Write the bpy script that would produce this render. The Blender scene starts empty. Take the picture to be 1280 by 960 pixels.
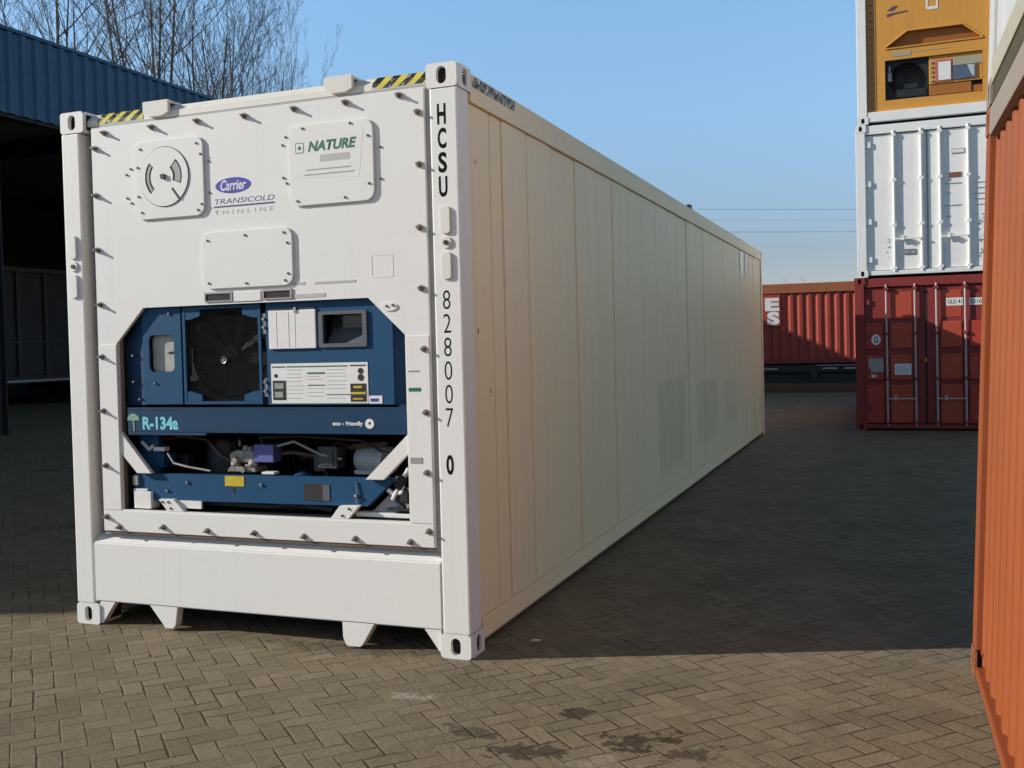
import bpy, bmesh, math, random
from mathutils import Vector, Matrix, Euler
R = math.radians
SC = bpy.context.scene
COL = SC.collection
rng = random.Random(7)

# ------------------------------------------------------------------ camera
RIGHT = Vector((0.92993632, 0.36685407, -0.02522959))
UP = Vector((0.01434651, 0.03236284, 0.99937322))
FWD = Vector((-0.36744064, 0.92971541, -0.0248323))
cd = bpy.data.cameras.new('camera')
cam = bpy.data.objects.new('camera', cd)
COL.objects.link(cam)
m = Matrix((RIGHT, UP, -FWD)).transposed().to_4x4()
m.translation = Vector((1.9367, -4.5920, 1.5331))
cam.matrix_world = m
cd.sensor_width = 36
cd.lens = 36 * 1291.957 / 1280
cd.shift_x = 30.685 / 1280
cd.shift_y = -17.534 / 1280
cd.clip_start = 0.05
cd.clip_end = 3000
SC.camera = cam

# ------------------------------------------------------------------ sky and sun
SUN_D = Vector((0.93, 0.364, -0.452)).normalized()      # the way the light travels
el = math.asin(-SUN_D.z)
world = bpy.data.worlds.new('World')
SC.world = world
world.use_nodes = True
nt = world.node_tree
bg = nt.nodes['Background']
sky = nt.nodes.new('ShaderNodeTexSky')
sky.sky_type = 'NISHITA'
sky.sun_disc = False
sky.sun_elevation = el
sky.sun_rotation = math.atan2(-SUN_D.x, -SUN_D.y)
sky.air_density = 1.0
sky.dust_density = 0.1
sky.ozone_density = 3.0
# winter haze: the clear sky is duller right at the horizon, brightest low down; overhead it is dimmed and warmed, unseen, to tint the shade
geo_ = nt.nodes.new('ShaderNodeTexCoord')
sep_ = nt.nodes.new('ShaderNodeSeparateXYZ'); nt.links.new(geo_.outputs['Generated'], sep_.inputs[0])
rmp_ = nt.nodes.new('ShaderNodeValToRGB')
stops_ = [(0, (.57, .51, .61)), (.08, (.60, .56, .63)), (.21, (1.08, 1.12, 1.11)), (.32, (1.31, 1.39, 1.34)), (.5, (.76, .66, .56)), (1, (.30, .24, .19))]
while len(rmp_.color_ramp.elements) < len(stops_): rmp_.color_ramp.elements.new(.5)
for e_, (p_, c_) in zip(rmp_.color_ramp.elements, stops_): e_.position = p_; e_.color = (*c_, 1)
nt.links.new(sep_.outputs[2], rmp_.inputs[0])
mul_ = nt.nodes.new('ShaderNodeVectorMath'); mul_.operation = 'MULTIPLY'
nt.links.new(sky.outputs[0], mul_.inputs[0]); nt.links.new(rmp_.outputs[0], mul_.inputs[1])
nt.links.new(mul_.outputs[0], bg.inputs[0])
bg.inputs[1].default_value = 0.15
sd = bpy.data.lights.new('sun', 'SUN')
sd.energy = 4.8
sd.angle = R(0.5)
sd.color = (1.0, 0.935, 0.83)
sun = bpy.data.objects.new('sun', sd)
sun.rotation_euler = SUN_D.to_track_quat('-Z', 'Y').to_euler()
sun.location = (-20, -10, 20)
COL.objects.link(sun)
SC.view_settings.view_transform = 'Standard'
SC.view_settings.look = 'None'
SC.view_settings.exposure = 0.1
SC.view_settings.gamma = 1
SC.view_settings.use_curve_mapping = False
SC.render.engine = 'CYCLES'
SC.cycles.use_denoising = True
SC.cycles.max_bounces = 8

# ------------------------------------------------------------------ materials
def srgb(r, g, b):
    f = lambda c: (c / 255 / 12.92) if c / 255 <= .04045 else ((c / 255 + .055) / 1.055) ** 2.4
    return (f(r), f(g), f(b))

class NT:
    def __init__(s, tree): s.t = tree; s.n = tree.nodes; s.l = tree.links
    def node(s, typ, **kw):
        x = s.n.new(typ)
        for k, v in kw.items(): setattr(x, k, v)
        return x
    def val(s, sock, v):
        if hasattr(v, 'is_output'): s.l.new(v, sock)
        else: sock.default_value = v
    def math(s, op, a, b=None, c=None, clamp=False):
        x = s.node('ShaderNodeMath', operation=op); x.use_clamp = clamp
        s.val(x.inputs[0], a)
        if b is not None: s.val(x.inputs[1], b)
        if c is not None: s.val(x.inputs[2], c)
        return x.outputs[0]
    def noise(s, vec, scale, detail=4, rough=.55):
        x = s.node('ShaderNodeTexNoise')
        if vec is not None: s.l.new(vec, x.inputs['Vector'])
        x.inputs['Scale'].default_value = scale
        x.inputs['Detail'].default_value = detail
        x.inputs['Roughness'].default_value = rough
        return x.outputs['Fac']
    def ramp(s, fac, stops):
        x = s.node('ShaderNodeValToRGB')
        while len(x.color_ramp.elements) < len(stops): x.color_ramp.elements.new(.5)
        for e, (p, c) in zip(x.color_ramp.elements, stops):
            e.position = p; e.color = (*c, 1) if len(c) == 3 else c
        s.l.new(fac, x.inputs[0])
        return x.outputs[0]
    def step(s, fac, a, b):
        x = s.node('ShaderNodeMapRange', interpolation_type='SMOOTHSTEP')
        s.val(x.inputs[0], fac); x.inputs[1].default_value = a; x.inputs[2].default_value = b
        return x.outputs[0]
    def mix(s, fac, a, b, mode='MIX'):
        x = s.node('ShaderNodeMix', data_type='RGBA', blend_type=mode)
        s.val(x.inputs[0], fac)
        s.val(x.inputs[6], a if hasattr(a, 'is_output') else (*a, 1))
        s.val(x.inputs[7], b if hasattr(b, 'is_output') else (*b, 1))
        return x.outputs[2]
    def scaled(s, vec, sc):
        x = s.node('ShaderNodeMapping'); s.l.new(vec, x.inputs[0]); x.inputs['Scale'].default_value = sc
        return x.outputs[0]

def base(name, rough=.5, metal=0.):
    mt = bpy.data.materials.new(name)
    mt.use_nodes = True
    g = NT(mt.node_tree)
    b = g.n['Principled BSDF']
    b.inputs['Roughness'].default_value = rough
    b.inputs['Metallic'].default_value = metal
    return mt, g, b

MATS = {}
def paint(name, col, dirt=(.12, .09, .06), amount=.25, rough=.45, rust=0., streak=.5, bump=.12, scale=1., vary=.06, metal=0., spec=.4):
    """Weathered sheet-metal paint: tone drift, vertical run streaks, dirt freckles and optional rust."""
    mt, g, b = base(name, rough, metal)
    tc = g.node('ShaderNodeTexCoord').outputs['Object']
    info = g.node('ShaderNodeObjectInfo').outputs['Random']
    comb = g.node('ShaderNodeCombineXYZ'); g.l.new(info, comb.inputs[0]); g.l.new(info, comb.inputs[1])
    add = g.node('ShaderNodeVectorMath', operation='MULTIPLY_ADD')
    g.l.new(comb.outputs[0], add.inputs[0]); add.inputs[1].default_value = (7, 7, 7); g.l.new(tc, add.inputs[2])
    v = add.outputs[0]
    big = g.noise(v, .9 * scale, 3)
    c = g.mix(g.math('MULTIPLY', g.step(big, .3, .7), vary * 4, clamp=True), col, tuple(x * (1 - vary * 3) for x in col))
    st = g.noise(g.scaled(v, (9 * scale, 9 * scale, .35 * scale)), 1.6, 5, .6)
    c = g.mix(g.math('MULTIPLY', g.step(st, .52, .8), amount * streak), c, dirt)
    fr = g.noise(v, 14 * scale, 6, .7)
    c = g.mix(g.math('MULTIPLY', g.step(fr, .56, .76), amount * .7), c, dirt)
    if rust:
        ru = g.noise(v, 5 * scale, 8, .72)
        c = g.mix(g.step(ru, .72 - rust * .2, .76 - rust * .18), c, srgb(96, 52, 28))
    g.l.new(c, b.inputs['Base Color'])
    rr = g.math('MULTIPLY_ADD', fr, .3, rough - .12)
    g.l.new(rr, b.inputs['Roughness'])
    if bump:
        bp = g.node('ShaderNodeBump'); bp.inputs['Strength'].default_value = bump; bp.inputs['Distance'].default_value = .02
        h = g.math('ADD', g.noise(v, 2.2 * scale, 3), g.math('MULTIPLY', g.noise(v, 40 * scale, 3), .06))
        g.l.new(h, bp.inputs['Height']); g.l.new(bp.outputs[0], b.inputs['Normal'])
    b.inputs['Specular IOR Level'].default_value = spec
    MATS[name] = mt
    return mt

def plain(name, col, rough=.5, metal=0., vary=.15, scale=20):
    mt, g, b = base(name, rough, metal)
    tc = g.node('ShaderNodeTexCoord').outputs['Object']
    c = g.mix(g.step(g.noise(tc, scale, 4), .3, .7), col, tuple(x * (1 - vary) for x in col))
    g.l.new(c, b.inputs['Base Color'])
    MATS[name] = mt
    return mt

M_WHITE = paint('white_paint', (.775, .77, .745), amount=.16, rough=.42, vary=.015, bump=.08, dirt=(.3, .27, .22))
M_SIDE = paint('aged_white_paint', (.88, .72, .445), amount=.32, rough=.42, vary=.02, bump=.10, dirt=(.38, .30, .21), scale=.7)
def repainted_side():
    """the side sheets' paint with three faint repainted areas low on the far half"""
    mt = M_SIDE.copy(); mt.name = 'aged_white_paint_touched_up'
    g = NT(mt.node_tree); b = g.n['Principled BSDF']
    src = b.inputs['Base Color'].links[0].from_socket
    pos = g.node('ShaderNodeTexCoord').outputs['Object']
    sp = g.node('ShaderNodeSeparateXYZ'); g.l.new(pos, sp.inputs[0])
    wob = g.math('MULTIPLY_ADD', g.noise(pos, 6, 4), .10, -.05)
    y = g.math('ADD', sp.outputs[1], wob); z = g.math('ADD', sp.outputs[2], wob)
    c = src
    for y0, y1, z0, z1, k in ((4.46, 5.72, .31, 1.16, .45), (6.36, 7.76, .40, 1.075, .42), (8.30, 9.22, .47, 1.0, .35)):
        my = g.math('MULTIPLY', g.step(y, y0-.03, y0+.03), g.step(y, y1+.05, y1-.05))
        mz = g.math('MULTIPLY', g.step(z, z0-.10, z0+.10), g.step(z, z1+.03, z1-.03))
        c = g.mix(g.math('MULTIPLY', g.math('MULTIPLY', my, mz), k), c, (.60, .49, .31))
    g.l.new(c, b.inputs['Base Color'])
    return mt
M_SIDEP = repainted_side()
M_RAIL = paint('cream_paint', (.83, .66, .39), amount=.25, rough=.5, vary=.04, dirt=(.3, .22, .14))
M_HEAD = paint('header_paint', (.74, .72, .66), amount=.2, rough=.5, dirt=(.3, .25, .18))
M_BLUE = paint('blue_paint', (.014, .074, .165), amount=.14, rough=.5, spec=.2, vary=.06, dirt=(.03, .03, .035))
M_BLUED = paint('dark_blue_paint', (.013, .050, .112), amount=.14, rough=.5, spec=.2, vary=.06, dirt=(.02, .02, .025))
M_DARK = plain('machine_dark', (.012, .013, .015), .6)
M_BLACK = plain('black_paint', (.014, .014, .015), .5)
M_MARK = plain('black_marking_ink', (.008, .008, .008), .7)
M_MARK.node_tree.nodes['Principled BSDF'].inputs['Specular IOR Level'].default_value = .08
M_RUBBER = plain('black_rubber', (.018, .017, .017), .8)
M_BOLT = plain('bolt_steel', (.10, .092, .08), .5, .3)
M_GALV = plain('galvanised_bolt', (.30, .275, .23), .5, .2, .6, 60)
M_STEEL = plain('dull_steel', (.33, .33, .33), .4, .8)
M_WIRE = plain('wire_grille', (.012, .016, .018), .6)
M_GREY = paint('grey_paint', (.36, .36, .35), amount=.3, dirt=(.08, .07, .06))
M_BRASS = plain('oily_metal', (.40, .38, .32), .5, .1, .55, 30)
M_LILAC = plain('lilac_plastic', srgb(92, 98, 165), .5)
M_YELLOW = plain('yellow_sticker', srgb(205, 180, 40), .5)
M_STICK = plain('white_sticker', (.78, .78, .76), .4, 0, .04)
M_PALE = plain('pale_decal', (.80, .79, .77), .35, 0, .03)
M_INK = plain('grey_ink', (.32, .32, .32), .6)
M_GREEN = plain('green_ink', srgb(28, 112, 84), .5)
M_MINT = plain('mint_ink', srgb(140, 205, 175), .5)
M_LOGO = plain('logo_blue', srgb(66, 66, 170), .4, 0, .05)
M_NAVY = plain('navy_ink', srgb(45, 48, 120), .5)
M_CYAN = plain('cyan_ink', srgb(120, 205, 225), .5, 0, .08)
M_SAGE = plain('sage_ink', srgb(130, 165, 150), .5)
M_SCREEN = plain('display_glass', (.05, .055, .06), .12)
M_MIDGREY = plain('grey_plastic_and_glint', srgb(88, 92, 98), .5)
M_HOLLOW = plain('hollow_shade', (.03, .024, .02), .8)
M_ORANGE = paint('orange_paint', (.285, .068, .016), amount=.5, rough=.55, vary=.12, rust=.35, dirt=(.20, .064, .034), scale=.8, streak=1.2, bump=.1)
M_OLDRAIL = paint('chalky_rail_paint', srgb(140, 130, 120), amount=.6, rough=.7, rust=.25, dirt=srgb(110, 85, 68), scale=2)
M_CASTO = paint('rusty_casting_paint', srgb(140, 84, 52), amount=.5, rough=.7, rust=.3, dirt=srgb(100, 60, 40), scale=3)
M_OLIVE = paint('olive_gap_shade', srgb(72, 64, 30), amount=.4, rough=.6)
M_LIGHTSIDE = paint('light_grey_paint', (.50, .50, .485), amount=.25, rough=.4, dirt=(.3, .27, .22))
M_CREAMRAIL = paint('pale_olive_rail_paint', srgb(165, 160, 140), amount=.3, rough=.5, dirt=srgb(110, 100, 70))
M_MAROON = paint('maroon_paint', srgb(182, 64, 52), amount=.4, rough=.5, vary=.1, dirt=srgb(60, 28, 26), rust=.05, scale=1.5)
M_MAROOND = paint('dark_maroon_paint', srgb(140, 52, 48), amount=.5, rough=.55, vary=.1, dirt=srgb(40, 26, 24), rust=.1, scale=1.5)
M_REDBROWN = paint('red_brown_paint', srgb(186, 78, 54), amount=.5, rough=.55, vary=.1, dirt=srgb(86, 48, 38), rust=.08, scale=1.5)
M_ROD = paint('worn_rod_paint', srgb(190, 170, 168), amount=.7, rough=.5, dirt=srgb(110, 50, 46), scale=4)
M_DOORW = paint('door_white_paint', (.84, .835, .81), amount=.35, rough=.42, dirt=(.25, .23, .2), scale=2)
M_AMBER = paint('amber_paint', srgb(210, 150, 66), amount=.4, rough=.45, vary=.05, dirt=srgb(130, 80, 36), scale=1.5)
M_AMBERD = paint('brown_amber_paint', srgb(166, 104, 46), amount=.4, rough=.5, dirt=srgb(100, 60, 30))
M_RED = paint('red_oxide_paint', srgb(162, 64, 49), amount=.4, rough=.55, vary=.08, dirt=srgb(130, 60, 48), scale=1.)
M_TAN = paint('rusty_tan_paint', srgb(160, 95, 62), amount=.5, rough=.6, dirt=srgb(110, 60, 40), rust=.15)
M_FRAME = plain('wagon_steel', (.022, .02, .018), .6)
M_BROWN = paint('brown_beam', srgb(105, 72, 52), amount=.6, rough=.8, dirt=srgb(60, 42, 30))
M_CLAD = paint('blue_cladding', srgb(28, 76, 108), amount=.25, rough=.4, vary=.1, dirt=srgb(20, 44, 64), scale=.3)
M_SHEDIN = plain('shed_dark_steel', (.03, .029, .027), .7, 0, .3, 2)
M_SKIP = plain('brown_skip_steel', srgb(48, 41, 34), .7, 0, .3, 2)
M_BARK = plain('bark', (.15, .128, .104), .85, 0, .4, 6)
M_CABLE = plain('cable_metal', (.12, .13, .15), .5)
M_PAPER = plain('paper_scrap', (.75, .74, .70), .7)
M_ROOF = plain('roof_sheet', (.3, .3, .29), .6)

# hazard stripes
def hazard(name, w0, w1, yel=srgb(205, 190, 70)):
    mt, g, b = base(name, .5)
    tc = g.node('ShaderNodeTexCoord').outputs['Object']
    sp = g.node('ShaderNodeSeparateXYZ'); g.l.new(tc, sp.inputs[0])
    k = g.math('ADD', g.math('ADD', sp.outputs[0], sp.outputs[1]), g.math('MULTIPLY', sp.outputs[2], -1.3))
    f = g.math('FRACT', g.math('MULTIPLY', k, 11.5))
    wear = g.noise(tc, 26, 6, .7)
    c = g.mix(g.step(f, .46, .50), yel, srgb(28, 27, 26))
    c = g.mix(g.step(wear, w0, w1), c, (.68, .65, .58))
    g.l.new(c, b.inputs['Base Color'])
    return mt
M_HAZ = hazard('hazard_stripes', .56, .64)
M_HAZW = hazard('worn_hazard_stripes', .50, .60, srgb(120, 108, 78))

# block paving
def paving():
    mt, g, b = base('block_paving', .8)
    geo = g.node('ShaderNodeNewGeometry').outputs['Position']
    rot = g.node('ShaderNodeVectorRotate', rotation_type='Z_AXIS'); g.l.new(geo, rot.inputs[0]); rot.inputs['Angle'].default_value = R(44)
    pos = rot.outputs[0]
    wob = g.node('ShaderNodeTexNoise'); g.l.new(pos, wob.inputs['Vector']); wob.inputs['Scale'].default_value = 5.5; wob.inputs['Detail'].default_value = 5
    wv = g.node('ShaderNodeVectorMath', operation='MULTIPLY_ADD')
    g.l.new(wob.outputs['Color'], wv.inputs[0]); wv.inputs[1].default_value = (.017, .017, 0); g.l.new(pos, wv.inputs[2])
    sp = g.node('ShaderNodeSeparateXYZ'); g.l.new(wv.outputs[0], sp.inputs[0])
    w = .092
    u = g.math('DIVIDE', sp.outputs[0], w); v = g.math('DIVIDE', sp.outputs[1], w)
    i = g.math('FLOOR', u); j = g.math('FLOOR', v)
    fu = g.math('SUBTRACT', u, i); fv = g.math('SUBTRACT', v, j)
    mm = g.math('FLOORED_MODULO', g.math('SUBTRACT', i, j), 4.)
    eq = lambda k: g.math('COMPARE', mm, float(k), .25)
    e0, e1, e2, e3 = eq(0), eq(1), eq(2), eq(3)
    dl = g.math('ADD', fu, g.math('MULTIPLY', e1, 9.)); dr = g.math('ADD', g.math('SUBTRACT', 1., fu), g.math('MULTIPLY', e0, 9.))
    db = g.math('ADD', fv, g.math('MULTIPLY', e2, 9.)); dt = g.math('ADD', g.math('SUBTRACT', 1., fv), g.math('MULTIPLY', e3, 9.))
    d = g.math('MINIMUM', g.math('MINIMUM', dl, dr), g.math('MINIMUM', db, dt))
    cid = g.node('ShaderNodeCombineXYZ')
    g.l.new(g.math('SUBTRACT', i, e1), cid.inputs[0]); g.l.new(g.math('SUBTRACT', j, e2), cid.inputs[1])
    wn = g.node('ShaderNodeTexWhiteNoise', noise_dimensions='2D'); g.l.new(cid.outputs[0], wn.inputs['Vector'])
    rnd = wn.outputs['Value']
    fill = g.noise(geo, 3.1, 4, .6)                       # sand washes some joints full
    jw = g.math('MULTIPLY_ADD', g.step(fill, .35, .68), .075, .025)
    joint = g.node('ShaderNodeMapRange', interpolation_type='SMOOTHSTEP')
    g.l.new(d, joint.inputs[0]); g.l.new(g.math('MULTIPLY', jw, .25), joint.inputs[1]); g.l.new(jw, joint.inputs[2])
    jm = joint.outputs[0]
    c = g.ramp(rnd, [(0, (.182, .150, .098)), (.35, (.204, .169, .113)), (.7, (.224, .186, .126)), (1, (.246, .204, .139))])
    grain = g.noise(geo, 55, 6, .7)
    c = g.mix(g.math('MULTIPLY', g.step(grain, .35, .7), .4), c, (.12, .092, .058))
    big = g.noise(geo, .55, 5, .6)
    c = g.mix(g.math('MULTIPLY', g.step(big, .42, .7), .35), c, (.150, .118, .074))
    mot = g.noise(geo, 7, 6, .65)
    c = g.mix(g.math('MULTIPLY', g.step(mot, .5, .72), .4), c, (.245, .195, .125))
    jd = g.math('MULTIPLY', g.math('SUBTRACT', 1., jm), g.math('MULTIPLY_ADD', g.step(fill, .3, .62), .52, .10))
    patchy = g.noise(geo, 1.7, 6, .62)
    c = g.mix(g.math('MULTIPLY', g.step(patchy, .5, .68), .45), c, (.105, .088, .064))
    c = g.mix(g.math('MULTIPLY', g.step(patchy, .42, .26), .4), c, (.225, .185, .13))
    c = g.mix(jd, c, (.056, .045, .031))
    # spills with shapes of their own
    sg = g.node('ShaderNodeSeparateXYZ'); g.l.new(geo, sg.inputs[0])
    blot = g.noise(geo, 11, 7, .7)
    def spot(x, y, rx, ry, a, col, amt):
        nonlocal c
        dx = g.math('SUBTRACT', sg.outputs[0], x); dy = g.math('SUBTRACT', sg.outputs[1], y)
        ca, sa = math.cos(a), math.sin(a)
        p = g.math('DIVIDE', g.math('ADD', g.math('MULTIPLY', dx, ca), g.math('MULTIPLY', dy, sa)), rx)
        q = g.math('DIVIDE', g.math('SUBTRACT', g.math('MULTIPLY', dy, ca), g.math('MULTIPLY', dx, sa)), ry)
        rr = g.math('SQRT', g.math('ADD', g.math('MULTIPLY', p, p), g.math('MULTIPLY', q, q)))
        k = g.step(g.math('ADD', rr, g.math('MULTIPLY_ADD', blot, 5.5, -2.75)), 1.05, .75)
        c = g.mix(g.math('MULTIPLY', k, amt), c, col)
    spot(.69, -.54, .07, .06, .4, (.034, .025, .018), .8)
    spot(1.0, -.74, .15, .08, .5, (.036, .025, .018), .8)
    spot(.62, -.98, .15, .07, .2, (.036, .027, .02), .7)
    spot(1.22, -.80, .12, .06, .6, (.036, .026, .02), .65)
    spot(.35, -.85, .12, .05, -.4, (.045, .036, .028), .6)
    spot(-.06, -.55, .09, .05, .3, (.33, .30, .25), .7)
    spot(.9, -.98, .10, .05, .3, (.27, .24, .19), .6)
    spot(-.6, .02, .5, .1, .1, (.07, .06, .048), .5)
    g.l.new(c, b.inputs['Base Color'])
    b.inputs['Specular IOR Level'].default_value = .15
    bp = g.node('ShaderNodeBump'); bp.inputs['Strength'].default_value = .75; bp.inputs['Distance'].default_value = .010
    h = g.math('ADD', g.math('MULTIPLY', jm, .8), g.math('ADD', g.math('MULTIPLY', rnd, .25), g.math('ADD', g.math('MULTIPLY', grain, .45), g.math('ADD', g.math('MULTIPLY', mot, .5), g.math('MULTIPLY', patchy, 3.0)))))
    g.l.new(h, bp.inputs['Height']); g.l.new(bp.outputs[0], b.inputs['Normal'])
    g.l.new(g.math('MULTIPLY_ADD', grain, .2, .72), b.inputs['Roughness'])
    return mt
M_PAVE = paving()

# ------------------------------------------------------------------ mesh helpers
class MB:
    def __init__(s): s.b = bmesh.new(); s.mi = 0
    def _mark(s, faces):
        for f in faces: f.material_index = s.mi
    def box(s, x0, x1, y0, y1, z0, z1, bev=0.):
        r = bmesh.ops.create_cube(s.b, size=1, matrix=Matrix.Translation(((x0+x1)/2, (y0+y1)/2, (z0+z1)/2)) @ Matrix.Diagonal((abs(x1-x0), abs(y1-y0), abs(z1-z0), 1)))
        fs = {f for v in r['verts'] for f in v.link_faces}
        s._mark(fs)
        if bev:
            es = list({e for v in r['verts'] for e in v.link_edges})
            o = bmesh.ops.bevel(s.b, geom=es, offset=bev, segments=2, affect='EDGES', profile=.6)
            s._mark(o['faces'])
        return s
    def rot_box(s, c, size, mat3, bev=0.):
        r = bmesh.ops.create_cube(s.b, size=1, matrix=Matrix.Translation(c) @ mat3.to_4x4() @ Matrix.Diagonal((*size, 1)))
        s._mark({f for v in r['verts'] for f in v.link_faces})
        if bev:
            es = list({e for v in r['verts'] for e in v.link_edges})
            s._mark(bmesh.ops.bevel(s.b, geom=es, offset=bev, segments=2, affect='EDGES')['faces'])
        return s
    def prism(s, pts, a0, a1, axis='y', bev=0.):
        """polygon in the plane across `axis`, run from a0 to a1"""
        def P(p, a):
            if axis == 'y': return (p[0], a, p[1])
            if axis == 'x': return (a, p[0], p[1])
            return (p[0], p[1], a)
        A = [s.b.verts.new(P(p, a0)) for p in pts]; B = [s.b.verts.new(P(p, a1)) for p in pts]
        n = len(pts); fs = [s.b.faces.new(A), s.b.faces.new(B[::-1])]
        for i in range(n): fs.append(s.b.faces.new((A[i], B[i], B[(i+1) % n], A[(i+1) % n])))
        s._mark(fs)
        bmesh.ops.recalc_face_normals(s.b, faces=fs)
        if bev:
            es = list({e for f in fs for e in f.edges})
            s._mark(bmesh.ops.bevel(s.b, geom=es, offset=bev, segments=2, affect='EDGES')['faces'])
        return s
    def plate(s, outer, holes, a0, a1, axis='y'):
        """flat plate with openings"""
        def P(p, a):
            if axis == 'y': return (p[0], a, p[1])
            if axis == 'x': return (a, p[0], p[1])
            return (p[0], p[1], a)
        es = []; loops = []
        for loop in [outer] + holes:
            vs = [s.b.verts.new(P(p, a0)) for p in loop]
            loops.append(vs)
            es += [s.b.edges.new((vs[i], vs[(i+1) % len(vs)])) for i in range(len(vs))]
        r = bmesh.ops.triangle_fill(s.b, edges=es, use_beauty=True)
        fs = [f for f in r['geom'] if isinstance(f, bmesh.types.BMFace)]
        d = bmesh.ops.duplicate(s.b, geom=fs)
        vm = d['vert_map']
        nf = [f for f in d['geom'] if isinstance(f, bmesh.types.BMFace)]
        allf = fs + nf
        back = {}
        for loop in loops:
            for v in loop: back[v] = vm[v]
        off = {'y': Vector((0, a1 - a0, 0)), 'x': Vector((a1 - a0, 0, 0)), 'z': Vector((0, 0, a1 - a0))}[axis]
        for v in {v for f in nf for v in f.verts}: v.co += off
        for vs in loops:
            for i in range(len(vs)):
                p, q = vs[i], vs[(i+1) % len(vs)]
                allf.append(s.b.faces.new((p, q, back[q], back[p])))
        s._mark(allf)
        bmesh.ops.recalc_face_normals(s.b, faces=allf)
        return s
    def cyl(s, p0, p1, r0, r1=None, seg=12, caps=True):
        p0, p1 = Vector(p0), Vector(p1); r1 = r0 if r1 is None else r1
        d = p1 - p0
        mt = Matrix.Translation((p0 + p1) / 2) @ d.to_track_quat('Z', 'Y').to_matrix().to_4x4()
        r = bmesh.ops.create_cone(s.b, cap_ends=caps, segments=seg, radius1=r0, radius2=r1, depth=d.length, matrix=mt)
        s._mark({f for v in r['verts'] for f in v.link_faces})
        return s
    def tube(s, pts, r, seg=8):
        for a, b in zip(pts, pts[1:]): s.cyl(a, b, r, seg=seg)
        for p in pts[1:-1]: s.ball(p, r)
        return s
    def ball(s, c, r, sc=(1, 1, 1), sub=2):
        o = bmesh.ops.create_icosphere(s.b, subdivisions=sub, radius=r, matrix=Matrix.Translation(c) @ Matrix.Diagonal((*sc, 1)))
        s._mark({f for v in o['verts'] for f in v.link_faces})
        return s
    def ring(s, c, R0, r, seg=36, n=6):
        """torus facing -y"""
        vs = []
        for i in range(seg):
            a = 2*math.pi*i/seg
            row = []
            for k in range(n):
                t = 2*math.pi*k/n
                q = R0 + r*math.cos(t)
                row.append(s.b.verts.new((c[0]+q*math.cos(a), c[1]+r*math.sin(t), c[2]+q*math.sin(a))))
            vs.append(row)
        fs = []
        for i in range(seg):
            for k in range(n):
                fs.append(s.b.faces.new((vs[i][k], vs[(i+1) % seg][k], vs[(i+1) % seg][(k+1) % n], vs[i][(k+1) % n])))
        s._mark(fs); bmesh.ops.recalc_face_normals(s.b, faces=fs)
        return s
    def build(s, name, mats, parent=None, smooth=False):
        me = bpy.data.meshes.new(name)
        s.b.to_mesh(me); s.b.free()
        for mt in (mats if isinstance(mats, (list, tuple)) else [mats]): me.materials.append(mt)
        if smooth:
            for p in me.polygons: p.use_smooth = True
        o = bpy.data.objects.new(name, me)
        COL.objects.link(o)
        if parent is not None: o.parent = parent
        return o

def thing(name, label, cat, loc=(0, 0, 0), rot=(0, 0, 0), group=None):
    o = bpy.data.objects.new(name, None); COL.objects.link(o)
    o.location = loc; o.rotation_euler = rot
    o.empty_display_size = .3
    o['label'] = label; o['category'] = cat
    if group: o['group'] = group
    return o
def tag(o, label, cat, group=None):
    o['label'] = label; o['category'] = cat
    if group: o['group'] = group
    return o
def part(name, mb, mat, parent, label=None, smooth=False):
    o = mb.build(name, mat, parent, smooth)
    if label: o['label'] = label
    return o
def cpy(o, parent):
    c = o.copy(); COL.objects.link(c); c.parent = parent
    return c

def stadium(cx, cz, w, h, n=6):
    r = min(w, h)/2; pts = []
    for sx, sz, a0 in ((1, 1, 0), (-1, 1, 90), (-1, -1, 180), (1, -1, 270)):
        for k in range(n+1):
            a = R(a0 + 90*k/n)
            pts.append((cx + sx*(w/2-r) + r*math.cos(a), cz + sz*(h/2-r) + r*math.sin(a)))
    out = []
    for p in pts:
        if not out or (abs(p[0]-out[-1][0]) + abs(p[1]-out[-1][1])) > 1e-5: out.append(p)
    if abs(out[0][0]-out[-1][0]) + abs(out[0][1]-out[-1][1]) < 1e-5: out.pop()
    return out
def rrect(x0, x1, z0, z1, r, n=5):
    pts = []
    for cx, cz, a0 in ((x1-r, z1-r, 0), (x0+r, z1-r, 90), (x0+r, z0+r, 180), (x1-r, z0+r, 270)):
        for k in range(n+1):
            a = R(a0 + 90*k/n); pts.append((cx + r*math.cos(a), cz + r*math.sin(a)))
    return pts
def circ(cx, cz, r, n=32, sx=1.):
    return [(cx + sx*r*math.cos(2*math.pi*k/n), cz + r*math.sin(2*math.pi*k/n)) for k in range(n)]

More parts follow.
